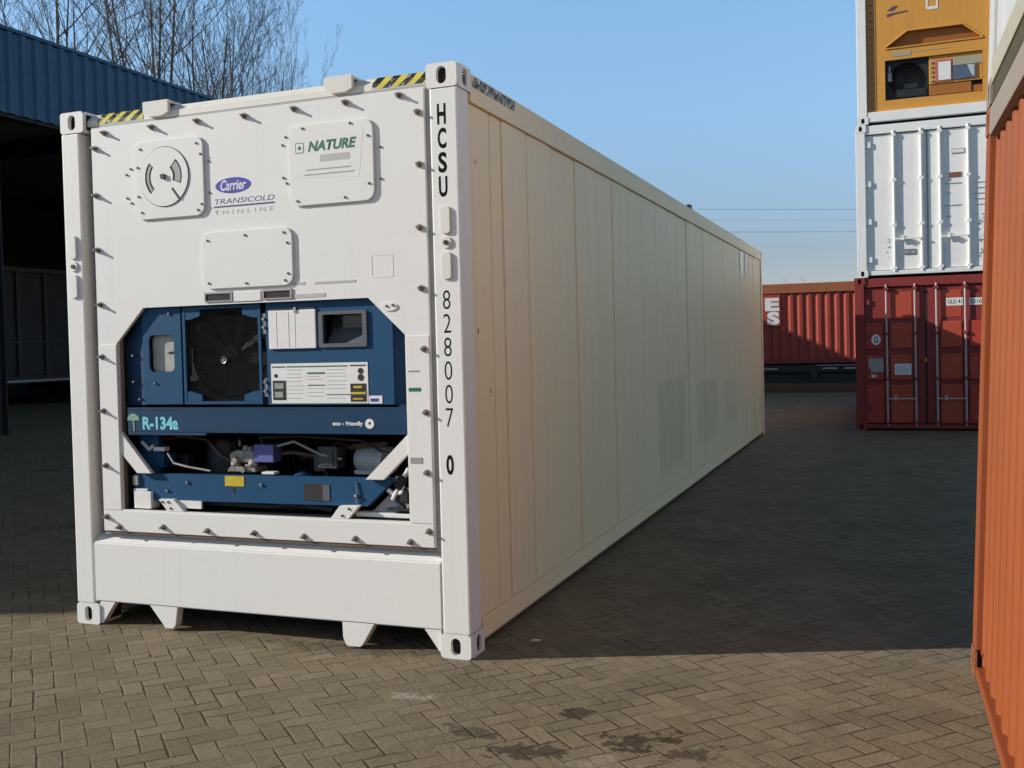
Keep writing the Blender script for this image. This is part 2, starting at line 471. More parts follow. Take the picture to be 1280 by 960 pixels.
def text_part(name, txt, mat, parent, x0, x1, z0, z1, y, bold=0., shear=0., face='y', thick=.0012):
    """letters fitted to a box on a face looking to -y (or to -x with face='x')"""
    cu = bpy.data.curves.new(name, 'FONT')
    cu.body = txt; cu.size = 1; cu.offset = bold; cu.shear = shear; cu.resolution_u = 4
    tmp = bpy.data.objects.new(name, cu); COL.objects.link(tmp)
    bpy.context.view_layer.update()
    me = bpy.data.meshes.new_from_object(tmp.evaluated_get(bpy.context.evaluated_depsgraph_get()))
    COL.objects.unlink(tmp); bpy.data.objects.remove(tmp)
    xs = [v.co.x for v in me.vertices]; ys = [v.co.y for v in me.vertices]
    ax, bx, ay, by = min(xs), max(xs), min(ys), max(ys)
    for v in me.vertices:
        a = x0 + (v.co.x-ax)/max(bx-ax, 1e-6)*(x1-x0); c = z0 + (v.co.y-ay)/max(by-ay, 1e-6)*(z1-z0)
        v.co = (a, y, c) if face == 'y' else (y, a, c)
    bm = bmesh.new(); bm.from_mesh(me)
    bmesh.ops.recalc_face_normals(bm, faces=bm.faces)
    me.materials.clear()
    bm.to_mesh(me); bm.free()
    me.name = name; me.materials.append(mat)
    o = bpy.data.objects.new(name, me); COL.objects.link(o); o.parent = parent
    return o
def join_into(dst, others):
    """merge lettering meshes into one"""
    bm = bmesh.new()
    for o in [dst] + others: bm.from_mesh(o.data)
    bm.to_mesh(dst.data); bm.free()
    for o in others: bpy.data.objects.remove(o)
    return dst

# ------------------------------------------------------------------ setting: ground
g = MB(); g.b.faces.new([g.b.verts.new(p) for p in ((-900, -300, 0), (900, -300, 0), (900, 1500, 0), (-900, 1500, 0))])
ground = g.build('ground', M_PAVE); ground['kind'] = 'structure'

# ------------------------------------------------------------------ generic container pieces
def casting(mb, x0, y0, z0, W=.162, L=.178, H=.118, fx=-1, fy=-1, bottom=False):
    """hollow corner casting: slotted end face and side face. fx/fy: which way the outer side and the end look"""
    t = .026
    yf = (y0, y0+t) if fy < 0 else (y0+L-t, y0+L)
    yb = (y0+t, y0+L) if fy < 0 else (y0, y0+L-t)
    mb.mi = 0
    mb.plate(rrect(x0, x0+W, z0, z0+H, .018, 4), [stadium(x0+W*.5, z0+H*.5, .052, .084, 5)], *yf, axis='y')
    xo = (x0, x0+.010) if fx < 0 else (x0+W-.010, x0+W)
    mb.plate([(yb[0], z0+.002), (yb[1], z0+.002), (yb[1], z0+H-.002), (yb[0], z0+H-.002)], [stadium((yb[0]+yb[1])/2, z0+H*.5, .056, .084, 5)], *xo, axis='x')
    xi0, xi1 = (x0+t, x0+W) if fx < 0 else (x0, x0+W-t)
    mb.box(xi0, xi1, *yb, z0+H-.016, z0+H-.002)
    mb.box(xi0, xi1, *yb, z0+.002, z0+.016)
    mb.mi = 1                                            # solid dark block behind the slots, painted as the shade inside
    e = .016
    mb.box(xi0+e if fx < 0 else xi0+.001, xi1-.001 if fx < 0 else xi1-e, yb[0]+e if fy < 0 else yb[0]+.001, yb[1]-.001 if fy < 0 else yb[1]-e, z0+.0165, z0+H-.0165)
    mb.mi = 0
    return mb

def corrugated(mb, L, z0, z1, depth, pitch, face, axis='y', ph=0., flat=.26, slope=.24):
    """trapezoid profile sheet; runs along `axis`, outer face at `face`, goes in by depth (signed)"""
    pts = []; t = -ph
    while t < L:
        for f, d in ((0, 0), (flat, 0), (flat+slope, depth), (2*flat+slope, depth), (1., 0)):
            q = t + f*pitch
            if 0 <= q <= L and (not pts or q - pts[-1][0] > 1e-6): pts.append((q, d))
        t += pitch
    pts = [(0, 0)] + [p for p in pts if p[0] > 1e-6 and p[0] < L-1e-6] + [(L, 0)]
    P = (lambda q, d, z: (face + d, q, z)) if axis == 'y' else (lambda q, d, z: (q, face + d, z))
    lo = [mb.b.verts.new(P(q, d, z0)) for q, d in pts]; hi = [mb.b.verts.new(P(q, d, z1)) for q, d in pts]
    mb._mark([mb.b.faces.new((lo[i], lo[i+1], hi[i+1], hi[i])) for i in range(len(pts)-1)])
    return mb

def dry_shell(root, W, L, H, mat, mrail, depth=.036, pitch=.278, rail_top=.13, rail_bot=.14, front=None, back=None, mcast=None):
    """frame, rails, corrugated sides and roof in local axes: x 0..W, y 0..L, z 0..H"""
    for x, fx in ((0, -1), (W, 1)):
        for y, fy in ((0, -1), (L, 1)):
            mb = MB()
            x0 = x if fx < 0 else x-.15; y0 = y if fy < 0 else y-.15
            mb.box(x0+.004, x0+.146, y0+.004, y0+.146, .118, H-.118, .006)
            pst = part('corner_post', mb, mrail if False else mat, root)
            for z in (0, H-.118): part('corner_casting', casting(MB(), x if fx < 0 else x-.162, y if fy < 0 else y-.178, z, fx=fx, fy=fy), [mcast or mrail, M_HOLLOW], pst)
    for x0, face, dd in ((0, .03, depth), (W, W-.03, -depth)):
        mb = MB(); corrugated(mb, L-.30, rail_bot, H-rail_top, dd, pitch, face)
        for v in mb.b.verts: v.co.y += .15
        part('side_wall', mb, mat, root)
        a, b = (.0, .07) if x0 == 0 else (W-.07, W)
        part('top_rail', MB().box(a, b, .18, L-.18, H-rail_top, H-.012, .008), mrail, root)
        part('bottom_rail', MB().box(a+.004, b-.004, .18, L-.18, min(.03, rail_bot-.045), rail_bot, .008), mat, root)
    mb = MB(); mb.box(.07, W-.07, .15, L-.15, H-.05, H-.024)
    part('roof', mb, mat, root)
    mb = MB(); mb.box(.075, W-.075, .15, L-.15, .05, .10)
    part('floor', mb, M_FRAME, root)
    for y, kind in ((0, front), (L, back)):
        if kind is None: continue
        a, b = (y+.02, y+.10) if y == 0 else (y-.10, y-.02)
        part('end_header', MB().box(.15, W-.15, a, b, H-.125, H-.012, .008), mrail, root)
        part('end_sill', MB().box(.15, W-.15, a, b, .03, .15, .008), mat, root)
        if kind == 'wall':
            mb = MB(); corrugated(mb, W-.30, .15, H-.125, .045 if y == 0 else -.045, .25, y+.03 if y == 0 else y-.03, 'x')
            for v in mb.b.verts: v.co.x += .15
            part('end_wall', mb, mat, root)

# ------------------------------------------------------------------ the white refrigerated container
W, H, L = 2.438, 2.896, 12.192
reefer = thing('refrigerated_container', 'large white refrigerated container with a blue cooling unit in its end, standing on block paving', 'container')
for sx in (-1, 1):
    for fy in (-1, 1):
        x0, x1 = (-W, -W+.128) if sx < 0 else (-.15, 0)
        y0, y1 = (0.002, .15) if fy < 0 else (L-.15, L-.002)
        mb = MB(); mb.box(x0+.002, x1-.002, y0+.001, y1, .119, H-.119, .009)
        post = part('corner_post', mb, M_WHITE if fy < 0 else M_SIDE, reefer)
        for z in (0, H-.118):
            part('corner_casting', casting(MB(), -W if sx < 0 else -.162, 0 if fy < 0 else L-.178, z, fx=sx, fy=fy), [M_WHITE if fy < 0 else M_SIDE, M_HOLLOW], post)
        if fy < 0:
            cx = (-2.375, -.075)[sx > 0]
            mb = MB()
            for za, zb in ((2.07, 2.205), (1.85, 1.985)):
                mb.prism(rrect(cx-.027, cx+.027, za, zb, .02), -.010, .003, bev=.004)
            mb.prism(circ(cx, 2.03, .03, 20), -.006, .003, bev=.003)
            la = part('tie_down_plate', mb, M_HEAD if sx > 0 else M_WHITE, post)
            part('eye_hole', MB().prism(circ(cx, 2.03, .012, 14), -.012, -.005), M_BLACK, la)
        if fy < 0 and sx > 0:
            ls = []
            for k, ch in enumerate('HCSU'):
                zt = 2.700 - k*.1165
                ls.append(text_part('lettering', ch, M_MARK, post, -.108, -.062, zt-.100, zt, 0, bold=.032))
            for k, ch in enumerate('828007'):
                zt = 1.800 - k*.1145
                ls.append(text_part('lettering', ch, M_MARK, post, -.103, -.063, zt-.092, zt, 0, bold=-.008))
            ls.append(text_part('lettering', '0', M_MARK, post, -.107, -.067, .902, 1.0, 0, bold=.03))
            join_into(ls[0], ls[1:])
            for v in ls[0].data.vertices: v.co.y = .0026

# side walls of vertical sheets
for sx in (-1, 1):
    xs = 0 if sx > 0 else -W
    mb = MB()
    r2 = random.Random(3)
    ys = [.15, .462, .640, 1.046, 1.509, 2.007, 2.519, 2.964, 3.464, 3.937, 4.466, 4.949]
    while ys[-1] + .48 < L-.2: ys.append(ys[-1] + .482)
    ys.append(L-.15)
    for a, b in zip(ys, ys[1:]):
        o = r2.uniform(.018, .024)
        fa = xs - sx*o
        # a shallow pressed sheet, each with its own slight bow
        n = 5; bow = r2.uniform(-.002, .004)
        tilt = r2.uniform(-.0015, .0015)
        prof = []
        for k in range(n+1):
            t = k/n
            prof.append((a+.007+(b-a-.014)*t, fa + sx*(bow*math.sin(math.pi*t) + tilt*(t-.5))))
        prof = [(a+.005, fa-sx*.022)] + prof + [(b-.005, fa-sx*.022)]
        lo = [mb.b.verts.new((x, y, .162)) for y, x in prof]; hi = [mb.b.verts.new((x, y, 2.733)) for y, x in prof]
        for k in range(len(prof)-1): mb.b.faces.new((lo[k], lo[k+1], hi[k+1], hi[k]) if sx > 0 else (lo[k+1], lo[k], hi[k], hi[k+1]))
    mb.box(xs-sx*.050, xs-sx*.034, .15, L-.15, .162, 2.733)
    sw = part('side_wall', mb, M_SIDEP if sx > 0 else M_SIDE, reefer)
    a, b = sorted((xs-sx*.002, xs-sx*.09))
    part('top_rail', MB().box(a, b, .178, L-.178, 2.735, 2.878, .006), M_SIDE, reefer)
    part('bottom_rail', MB().prism([(xs-sx*.001, .062), (xs-sx*.012, .160), (xs-sx*.08, .160), (xs-sx*.08, .03), (xs-sx*.03, .03)], .178, L-.178), M_RAIL, reefer)
    if sx > 0:
        for (ya, yb) in ((9.80, 10.10), (10.32, 10.44)):
            part('side_sticker', MB().prism([(ya, 2.40), (yb, 2.40), (yb, 2.72), (ya, 2.72)], -.016, -.0145, axis='x'), M_PALE, sw)
        mb = MB()
        for (y, z, h) in ((.24, 1.60, .03), (.39, 1.29, .025), (.26, 2.45, .02)):
            mb.prism(circ(y, z, h*.5, 10, .5), -.018, -.0165, axis='x')
        part('rust_mark', mb, M_TAN, sw)
        part('hazard_marking', MB().box(-.002, 0, .20, .82, 2.815, 2.868), M_HAZW, reefer)
        part('vent_cap', MB().box(-.06, -.02, 6.18, 6.30, 2.878, 2.93, .006), M_BLACK, reefer)
# roof, underside, rear doors
mb = MB(); mb.box(-W+.09, -.09, .12, L-.12, 2.845, 2.872); part('roof', mb, M_ROOF, reefer)
mb = MB(); mb.box(-W+.08, -.08, .25, L-.25, .16, .22)
for k in range(30): mb.box(-W+.08, -.08, .5+k*.39, .56+k*.39, .075, .16)
part('underframe', mb, M_BLACK, reefer)
for xa, xb in ((-W+.13, -W/2-.008), (-W/2+.008, -.13)):
    d = part('rear_door', MB().box(xa, xb, L-.09, L-.02, .16, 2.76, .01), M_WHITE, reefer)
    for xr in (xa+.3, xb-.3): part('lock_rod', MB().cyl((xr, L-.005, .14), (xr, L-.005, 2.8), .016), M_STEEL, d)
part('rear_header', MB().box(-W+.15, -.15, L-.12, L-.01, 2.762, 2.88, .006), M_WHITE, reefer)
part('rear_sill', MB().box(-W+.15, -.15, L-.12, L-.01, .03, .158, .006), M_WHITE, reefer)

# front header
mb = MB()
mb.prism([(.035, 2.812), (.035, 2.842), (.075, 2.880), (.14, 2.884), (.14, 2.812)], -W+.162, -.162, axis='x')
part('front_header', mb, M_HEAD, reefer)
for xa, xb in ((-2.20, -1.885), (-.470, -.168)):
    n = Vector((0, -.038, .04)).normalized()
    mb = MB()
    vs = [mb.b.verts.new(p) for p in ((xa, .033, 2.818), (xb, .033, 2.818), (xb, .033, 2.843), (xb, .073, 2.882), (xa, .073, 2.882), (xa, .033, 2.843))]
    mb.b.faces.new((vs[0], vs[1], vs[2], vs[5])); mb.b.faces.new((vs[5], vs[2], vs[3], vs[4]))
    part('hazard_marking', mb, M_HAZ, reefer)
for xa, xb in ((-1.872, -1.700), (-.735, -.572)):
    mb = MB()
    c = (xa+xb)/2
    mb.prism([(xa, 2.902), (xb, 2.902), (xb, 2.832), (c+.04, 2.815), (c-.04, 2.815), (xa, 2.842)], .012, .034, bev=.003)
    mb.box(xa+.006, xb-.006, .034, .30, 2.888, 2.902, .003)
    lug = part('header_lug', mb, M_HEAD, reefer)
    part('lug_core', MB().box(xa+.02, xb-.02, .06, .26, 2.874, 2.888), M_BLACK, lug)
# bottom sill with fork guides
mb = MB()
mb.prism([(.004, .135), (.004, .468), (.085, .512), (.20, .512), (.20, .135)], -W+.130, -.152, axis='x', bev=.006)
sill = part('front_sill', mb, M_WHITE, reefer)
mb = MB(); mb.prism([(-1.935, .14), (-1.845, .035), (-1.83, .013), (-1.775, .013), (-1.755, .035), (-1.738, .14)], .006, .06, bev=.004)
part('fork_guide', mb, M_WHITE, sill)
mb = MB(); mb.prism([(-.715, .14), (-.712, .05), (-.695, .016), (-.675, .010), (-.615, .010), (-.598, .022), (-.525, .14)], .006, .06, bev=.004)
part('fork_guide', mb, M_WHITE, sill)
part('gusset', MB().prism([(-2.276, .1345), (-2.172, .1345), (-2.262, .012), (-2.276, .006)], .01, .05), M_WHITE, sill)
part('gusset', MB().prism([(-.162, .1345), (-.252, .1345), (-.175, .03), (-.162, .02)], .01, .05), M_WHITE, sill)

# machinery end panel with its opening
PY = .075
outer = [(-2.292, .523), (-.215, .523), (-.215, 2.812), (-2.292, 2.812)]
opening = [(-1.968, 1.785), (-.553, 1.785), (-.350, 1.592), (-.350, .648), (-2.160, .648), (-2.160, 1.592)]
panel = part('end_panel', MB().plate(outer, [opening], PY, PY+.022), M_WHITE, reefer)
# frame behind the panel
mb = MB()
mb.box(-2.31, -2.19, .099, .16, .50, 2.83); mb.box(-.33, -.152, .099, .16, .50, 2.83); mb.box(-2.19, -.33, .099, .16, 1.82, 2.83); mb.box(-2.19, -.33, .099, .16, .50, .62)
part('panel_frame', mb, M_GREY, reefer)
# flange strips along the lower edge and right edge, seams
mb = MB()
mb.box(-2.290, -.217, PY-.004, PY-.0005, .5245, .640, .0015)
mb.box(-.346, -.217, PY-.004, PY-.0005, .645, 1.585, .0015)
mb.box(-2.290, -2.164, PY-.004, PY-.0005, .645, 1.585, .0015)
part('panel_flange', mb, M_WHITE, panel)
# clamp bolts round the edge
bm_ = MB()
bm_.cyl((0, 0, 0), (0, -.006, 0), .017, .0155, 14)
bm_.cyl((0, -.007, 0), (0, -.018, 0), .011, .0105, 6); bm_.cyl((0, -.018, 0), (0, -.034, 0), .007, .0065, 10)
bolt0 = part('clamp_bolt', bm_, M_GALV, panel)
spots = [(-2.262, z) for z in (2.70, 2.43, 2.122, 1.818, 1.513, 1.207, .898, .600)]
spots += [(x, 2.782) for x in (-2.19, -1.87, -1.565, -1.255, -.955, -.65, -.35)]
spots += [(-.247, z) for z in (2.69, 2.435, 2.122, 1.82, 1.515, 1.203, .899, .60)]
spots += [(x, .553) for x in (-2.18, -1.875, -1.575, -1.27, -.962, -.657, -.352)]
for k, (x, z) in enumerate(spots):
    o = bolt0 if k == 0 else cpy(bolt0, panel)
    o.location = (x + rng.uniform(-.006, .006), PY-.0045, z + rng.uniform(-.006, .006))
    o.rotation_euler = (0, rng.uniform(0, 6), 0)

RIVET = None
def rivets(parent, pts, y):
    global RIVET
    for x, z in pts:
        if RIVET is None:
            RIVET = part('rivet', MB().cyl((0, 0, 0), (0, -.006, 0), .0072, .0058, 8), M_BOLT, parent); o = RIVET
        else: o = cpy(RIVET, parent)
        o.location = (x, y, z)
# cover with the fresh-air dial
mb = MB(); mb.prism(rrect(-1.985, -1.522, 2.268, 2.702, .055), PY-.014, PY-.0005, bev=.005)
cv = part('access_cover', mb, M_WHITE, panel)
yc = PY-.014
mb = MB()
dial = [(-1.782+.162*math.cos(t), 2.497+.162*math.sin(t)) for t in [2*math.pi*k/40 for k in range(40)]]
def arc_slot(a0, a1, r0, r1, n=8):
    o = [(-1.782+r1*math.cos(R(a0+(a1-a0)*k/n)), 2.497+r1*math.sin(R(a0+(a1-a0)*k/n))) for k in range(n+1)]
    i = [(-1.782+r0*math.cos(R(a0+(a1-a0)*k/n)), 2.497+r0*math.sin(R(a0+(a1-a0)*k/n))) for k in range(n, -1, -1)]
    return o+i
mb.plate(dial, [arc_slot(140, 225, .088, .126), arc_slot(-22, 48, .062, .122)], yc-.006, yc-.002)
dl = part('vent_dial', mb, M_WHITE, cv)
mb = MB(); mb.prism(circ(-1.782, 2.497, .166, 40), yc-.0018, yc-.0004); mb.prism(rrect(-1.795, -1.769, 2.484, 2.510, .004, 2), yc-.02, yc-.0062)
mb.rot_box((-1.705, yc-.0075, 2.40), (.075, .003, .010), Euler((0, R(52), 0)).to_matrix())
part('dial_gasket', mb, M_BLACK, cv)
mb = MB()
for a0, a1, r0, r1 in ((140, 225, .088, .126), (-22, 48, .062, .122)): mb.prism(arc_slot(a0+3, a1-3, r0+.012, r1-.010), yc-.0045, yc-.0019)
part('dial_shutter', mb, M_GREY, cv)
rivets(cv, [(-1.94, 2.66), (-1.565, 2.66), (-1.54, 2.60), (-1.94, 2.31), (-1.565, 2.30), (-1.54, 2.33), (-1.96, 2.56), (-1.96, 2.40)], yc)
# cover with the green wording
mb = MB(); mb.prism(rrect(-.985, -.490, 2.272, 2.690, .055), PY-.014, PY-.0005, bev=.005)
cv = part('access_cover', mb, M_WHITE, panel)
dec = part('cover_decal', MB().prism([(-.955, 2.42), (-.575, 2.40), (-.545, 2.645), (-.955, 2.645)], yc-.0006, yc+.0008), M_PALE, cv)
text_part('lettering', 'NATURE', M_GREEN, cv, -.870, -.585, 2.548, 2.602, yc-.0009, bold=.045, shear=.25)
mb = MB(); mb.prism(rrect(-.945, -.893, 2.545, 2.600, .010), yc-.0010, yc-.0006); part('decal_badge', mb, M_MIDGREY, cv)
mb = MB(); mb.prism(rrect(-.941, -.897, 2.549, 2.596, .008), yc-.0013, yc-.0011); part('decal_badge', mb, M_STICK, cv)
mb = MB(); mb.prism(circ(-.919, 2.572, .010, 10), yc-.0018, yc-.0014); part('badge_dot', mb, M_GREEN, cv)
mb = MB(); mb.box(-.80, -.625, yc-.0010, yc-.0006, 2.492, 2.528); part('grey_block', mb, M_LIGHTSIDE, cv)
mb = MB(); mb.box(-.885, -.62, yc-.0010, yc-.0006, 2.452, 2.458); mb.box(-.90, -.60, yc-.0010, yc-.0006, 2.427, 2.433); part('decal_line', mb, M_INK, cv)
rivets(cv, [(-.94, 2.30), (-.66, 2.30), (-.52, 2.36), (-.52, 2.60), (-.62, 2.672), (-.90, 2.672)], yc)
rivets(panel, [(-1.01, 2.64), (-1.03, 2.60), (-1.01, 2.40), (-1.03, 2.43), (-.46, 2.54), (-.46, 2.38), (-1.50, 2.56), (-1.50, 2.39), (-2.02, 2.56), (-2.05, 2.53), (-2.05, 2.40), (-2.02, 2.37)], PY-.0005)
# plain cover
mb = MB(); mb.prism(rrect(-1.548, -.980, 1.866, 2.176, .055), PY-.014, PY-.0005, bev=.005)
cv = part('access_cover', mb, M_WHITE, panel)
rivets(cv, [(-1.51, 2.13), (-1.27, 2.145), (-1.03, 2.145), (-1.01, 2.09), (-1.01, 1.93), (-1.03, 1.895), (-1.27, 1.89), (-1.51, 1.90)], yc)
# small square hatch and slots
mb = MB(); mb.plate(rrect(-.528, -.405, 1.885, 2.0, .01), [rrect(-.524, -.409, 1.889, 1.996, .008)], PY-.0012, PY-.0003); part('hatch_outline', mb, M_WHITE, panel)
for xa in (-1.548, -1.176):
    mb = MB(); mb.plate([(xa, 1.800), (xa+.178, 1.800), (xa+.178, 1.852), (xa, 1.852)], [[(xa+.008, 1.806), (xa+.168, 1.806), (xa+.168, 1.842), (xa+.008, 1.842)]], PY-.008, PY-.0005)
    sl = part('drain_slot', mb, M_GREY, panel)
    part('slot_dark', MB().box(xa+.008, xa+.168, PY-.003, PY-.0008, 1.806, 1.842), M_HOLLOW, sl)
mb = MB(); mb.box(-1.36, -1.19, PY-.006, PY-.0005, 1.796, 1.85, .002); part('slot_plate', mb, M_WHITE, panel)
mb = MB(); mb.box(-1.02, -.80, PY-.002, PY-.0005, 1.80, 1.82); mb.box(-.86, -.62, PY-.002, PY-.0005, 1.868, 1.880); mb.box(-.995, -.92, PY-.002, PY-.0005, 1.87, 1.882); part('faded_sticker', mb, M_LIGHTSIDE, panel)
mb = MB(); mb.prism(circ(-.43, 1.735, .022, 12, 2.), PY-.006, PY-.0005); q = part('seal_cap', mb, M_WHITE, panel); rivets(q, [(-.445, 1.738), (-.41, 1.742)], PY-.006)
mb = MB(); mb.box(-.335, -.275, PY-.0055, PY-.0045, 1.404, 1.412); mb.box(-.335, -.268, PY-.0055, PY-.0045, .945, .975); part('panel_label', mb, M_INK, panel)
mb = MB(); mb.box(-.335, -.268, PY-.0055, PY-.0045, 1.307, 1.325); part('panel_label', mb, M_GREEN, panel)
# round-ended logo and words
mb = MB(); mb.prism(circ(-1.345, 2.418, .042, 40, 2.7), PY-.0009, PY-.0003); lg = part('logo_oval', mb, M_LOGO, panel)
text_part('lettering', 'Carrier', M_PALE, lg, -1.425, -1.262, 2.392, 2.448, PY-.0013, bold=.02, shear=.25)
text_part('lettering', 'TRANSICOLD', M_NAVY, panel, -1.465, -1.088, 2.322, 2.350, PY-.0004, bold=.0, shear=.2)
part('logo_line', MB().box(-1.472, -1.088, PY-.0007, PY-.0002, 2.304, 2.312), M_NAVY, panel)
text_part('lettering', 'T H I N L I N E', M_INK, panel, -1.470, -1.095, 2.266, 2.288, PY-.0004, bold=-.005)

before_unit = set(reefer.children)
# ---- blue cooling unit set back in the opening
mb = MB()
mb.box(-2.23, -2.215, .20, .80, .632, 1.85); mb.box(-.372, -.360, .20, .80, .632, 1.85)
mb.box(-2.23, -.36, .80, .81, .632, 1.85); mb.box(-2.215, -.372, .20, .80, 1.835, 1.85); mb.box(-2.215, -.372, .14, .80, .626, .638)
part('unit_casing', mb, M_DARK, reefer)
# left blue panel with recessed window and angled cheek
mb = MB(); mb.plate([(-2.05, 1.240), (-1.785, 1.240), (-1.785, 1.788), (-2.05, 1.788)], [rrect(-2.008, -1.834, 1.424, 1.632, .03)], .14, .155)
lp = part('unit_panel', mb, M_BLUE, reefer)
mb = MB(); mb.prism(rrect(-2.008, -1.834, 1.424, 1.632, .03), .172, .18); rc = part('window_recess', mb, plain('recess_beige', (.42, .41, .37), .5), lp)
mb = MB(); mb.tube([(-1.90, .168, 1.53), (-1.86, .168, 1.535), (-1.845, .168, 1.525)], .004, 6); part('recess_catch', mb, M_BLACK, lp)
mb = MB(); vs = [mb.b.verts.new(p) for p in ((-2.049, .145, 1.236), (-2.212, .195, 1.236), (-2.212, .195, 1.60), (-2.049, .145, 1.788))]; mb.b.faces.new(vs)
vs2 = [mb.b.verts.new((v.co.x, v.co.y+.008, v.co.z)) for v in vs]; mb.b.faces.new(vs2[::-1])
for a in range(4): mb.b.faces.new((vs[a], vs[(a+1) % 4], vs2[(a+1) % 4], vs2[a]))
bmesh.ops.recalc_face_normals(mb.b, faces=mb.b.faces)
part('unit_cheek', mb, M_BLUED, lp)
mb = MB()
for x, z in ((-2.12, 1.52), (-2.12, 1.37), (-1.97, 1.36), (-2.08, 1.27), (-1.86, 1.75)): mb.cyl((x, .20 if x < -2.06 else .14, z), (x, .13, z), .008, .006, 8)
part('panel_screw', mb, M_STEEL, lp)
# condenser fan behind a wire grille
FX, FZ = -1.510, 1.512
mb = MB(); mb.plate([(-1.775, 1.236), (-1.250, 1.236), (-1.250, 1.788), (-1.775, 1.788)], [circ(FX, FZ, .245, 40)], .20, .30)
fs = part('fan_shroud', mb, M_DARK, reefer)
mb = MB(); mb.plate([(-1.768, 1.240), (-1.255, 1.240), (-1.255, 1.782), (-1.768, 1.782)], [[(-1.752, 1.256), (-1.271, 1.256), (-1.271, 1.766), (-1.752, 1.766)]], .135, .15)
for sx, sz in ((-1, -1), (-1, 1), (1, -1), (1, 1)):
    x = -1.7515 if sx < 0 else -1.2715; z = 1.2565 if sz < 0 else 1.7655
    mb.prism([(x, z), (x - sx*.10, z), (x - sx*.10, z - sz*.035), (x - sx*.03, z - sz*.055), (x, z - sz*.055)], .137, .149)
part('grille_frame', mb, M_BLUE, fs)
mb = MB()
for k in range(44):
    a = -1.752 + .011*k
    mb.cyl((a, .156, 1.256), (a, .156, 1.766), .0016, seg=4, caps=False)
for k in range(47):
    z = 1.256 + .011*k
    mb.cyl((-1.752, .159, z), (-1.271, .159, z), .0016, seg=4, caps=False)
part('wire_grille', mb, M_WIRE, fs)
mb = MB()
for k in range(9):
    a = 2*math.pi*k/9; ca, sa = math.cos(a), math.sin(a)
    f0 = [(.05, -.02), (.22, -.075), (.235, .03), (.06, .03)]
    fr = []; bk = []
    for r_, t_ in f0:
        x = FX + r_*ca - t_*sa; z = FZ + r_*sa + t_*ca; y = .25 + t_*.55
        fr.append(mb.b.verts.new((x, y, z))); bk.append(mb.b.verts.new((x, y+.004, z)))
    ff = [mb.b.faces.new(fr), mb.b.faces.new(bk[::-1])] + [mb.b.faces.new((fr[i], fr[(i+1) % 4], bk[(i+1) % 4], bk[i])) for i in range(4)]
    bmesh.ops.recalc_face_normals(mb.b, faces=ff)
part('fan_blades', mb, plain('fan_blade_grey', (.018, .021, .022), .55), fs)
mb = MB(); mb.cyl((FX, .30, FZ), (FX, .21, FZ), .055, .05, 20); mb.mi = 1; mb.cyl((FX, .21, FZ-.03), (FX, .155, FZ-.03), .022, .018, 12)
mb.ring((FX, .150, FZ-.03), .017, .004, 16, 5); mb.cyl((FX, .155, FZ-.03), (FX, .146, FZ-.03), .008, .008, 6)
part('fan_hub', mb, [M_DARK, M_STEEL], fs)
mb = MB()
for z in (1.70, 1.655, 1.36, 1.31): mb.cyl((-1.236, .15, z), (-1.236, .13, z), .011, .009, 8)
mb.box(-1.246, -1.226, .142, .15, 1.62, 1.73); mb.box(-1.246, -1.226, .142, .15, 1.28, 1.38)
part('grille_hinge', mb, M_STEEL, fs)
# right blue panel with controls
mb = MB(); mb.plate([(-1.222, 1.236), (-.462, 1.236), (-.462, 1.742), (-.512, 1.790), (-1.222, 1.790)], [rrect(-.868, -.628, 1.556, 1.712, .006, 2)], .14, .16)
cp = part('control_panel', mb, M_BLUE, reefer)
mb = MB(); mb.plate(rrect(-.892, -.606, 1.538, 1.728, .01, 3), [rrect(-.866, -.630, 1.558, 1.710, .006, 2)], .128, .1395); part('display_bezel', mb, M_MIDGREY, cp)
mb = MB(); mb.box(-.87, -.626, .235, .24, 1.55, 1.715)
mb.mi = 1; mb.prism([(.17, 1.557), (.234, 1.557), (.234, 1.640)], -.866, -.63, axis='x')  # grey wedge modelled as the reflection in the screen
part('display', mb, [M_SCREEN, M_MIDGREY], cp)
mb = MB(); mb.box(-1.198, -.908, .126, .139, 1.536, 1.742, .003)
for x in (-1.15, -1.075, -1.035): mb.box(x, x+.003, .1245, .1262, 1.545, 1.735)
vp = part('white_lid', mb, M_STICK, cp)
part('lid_clip', MB().box(-1.036, -1.022, .120, .1255, 1.728, 1.756), M_GREY, vp)
part('lid_hinge', MB().box(-1.190, -.915, .128, .138, 1.744, 1.752), M_BLACK, vp)
# instruction label
lb = part('instruction_label', MB().box(-1.198, -.610, .1375, .1395, 1.243, 1.457), M_STICK, cp)
mb = MB(); yl = (.1355, .137)
mb.box(-1.190, -1.110, *yl, 1.437, 1.442); mb.box(-.715, -.622, *yl, 1.438, 1.444); mb.box(-.86, -.71, *yl, 1.288, 1.291); mb.box(-.97, -.868, *yl, 1.338, 1.342)
mb.box(-1.188, -1.108, *yl, 1.262, 1.366); mb.prism(circ(-1.168, 1.392, .011, 10), *yl); mb.box(-.714, -.622, *yl, 1.252, 1.346)
mb.prism(circ(-.652, 1.412, .016, 10), *yl); mb.prism(circ(-.652, 1.378, .018, 10), *yl)
part('label_print', mb, M_BLACK, lb)
mb = MB(); yk = (.134, .1352)
mb.box(-1.176, -1.120, *yk, 1.322, 1.352); mb.box(-1.176, -1.124, *yk, 1.275, 1.306)
part('label_print', mb, M_INK, lb)
mb = MB(); mb.box(-.712, -.624, *yk, 1.290, 1.302); mb.box(-.695, -.645, *yk, 1.322, 1.334); mb.box(-.70, -.64, *yk, 1.262, 1.270); part('label_print', mb, M_YELLOW, lb)
mb = MB(); mb.box(-1.10, -.73, *yl, 1.437, 1.4425); mb.box(-.972, -.868, *yl, 1.40, 1.408); part('label_print', mb, M_GREEN, lb)
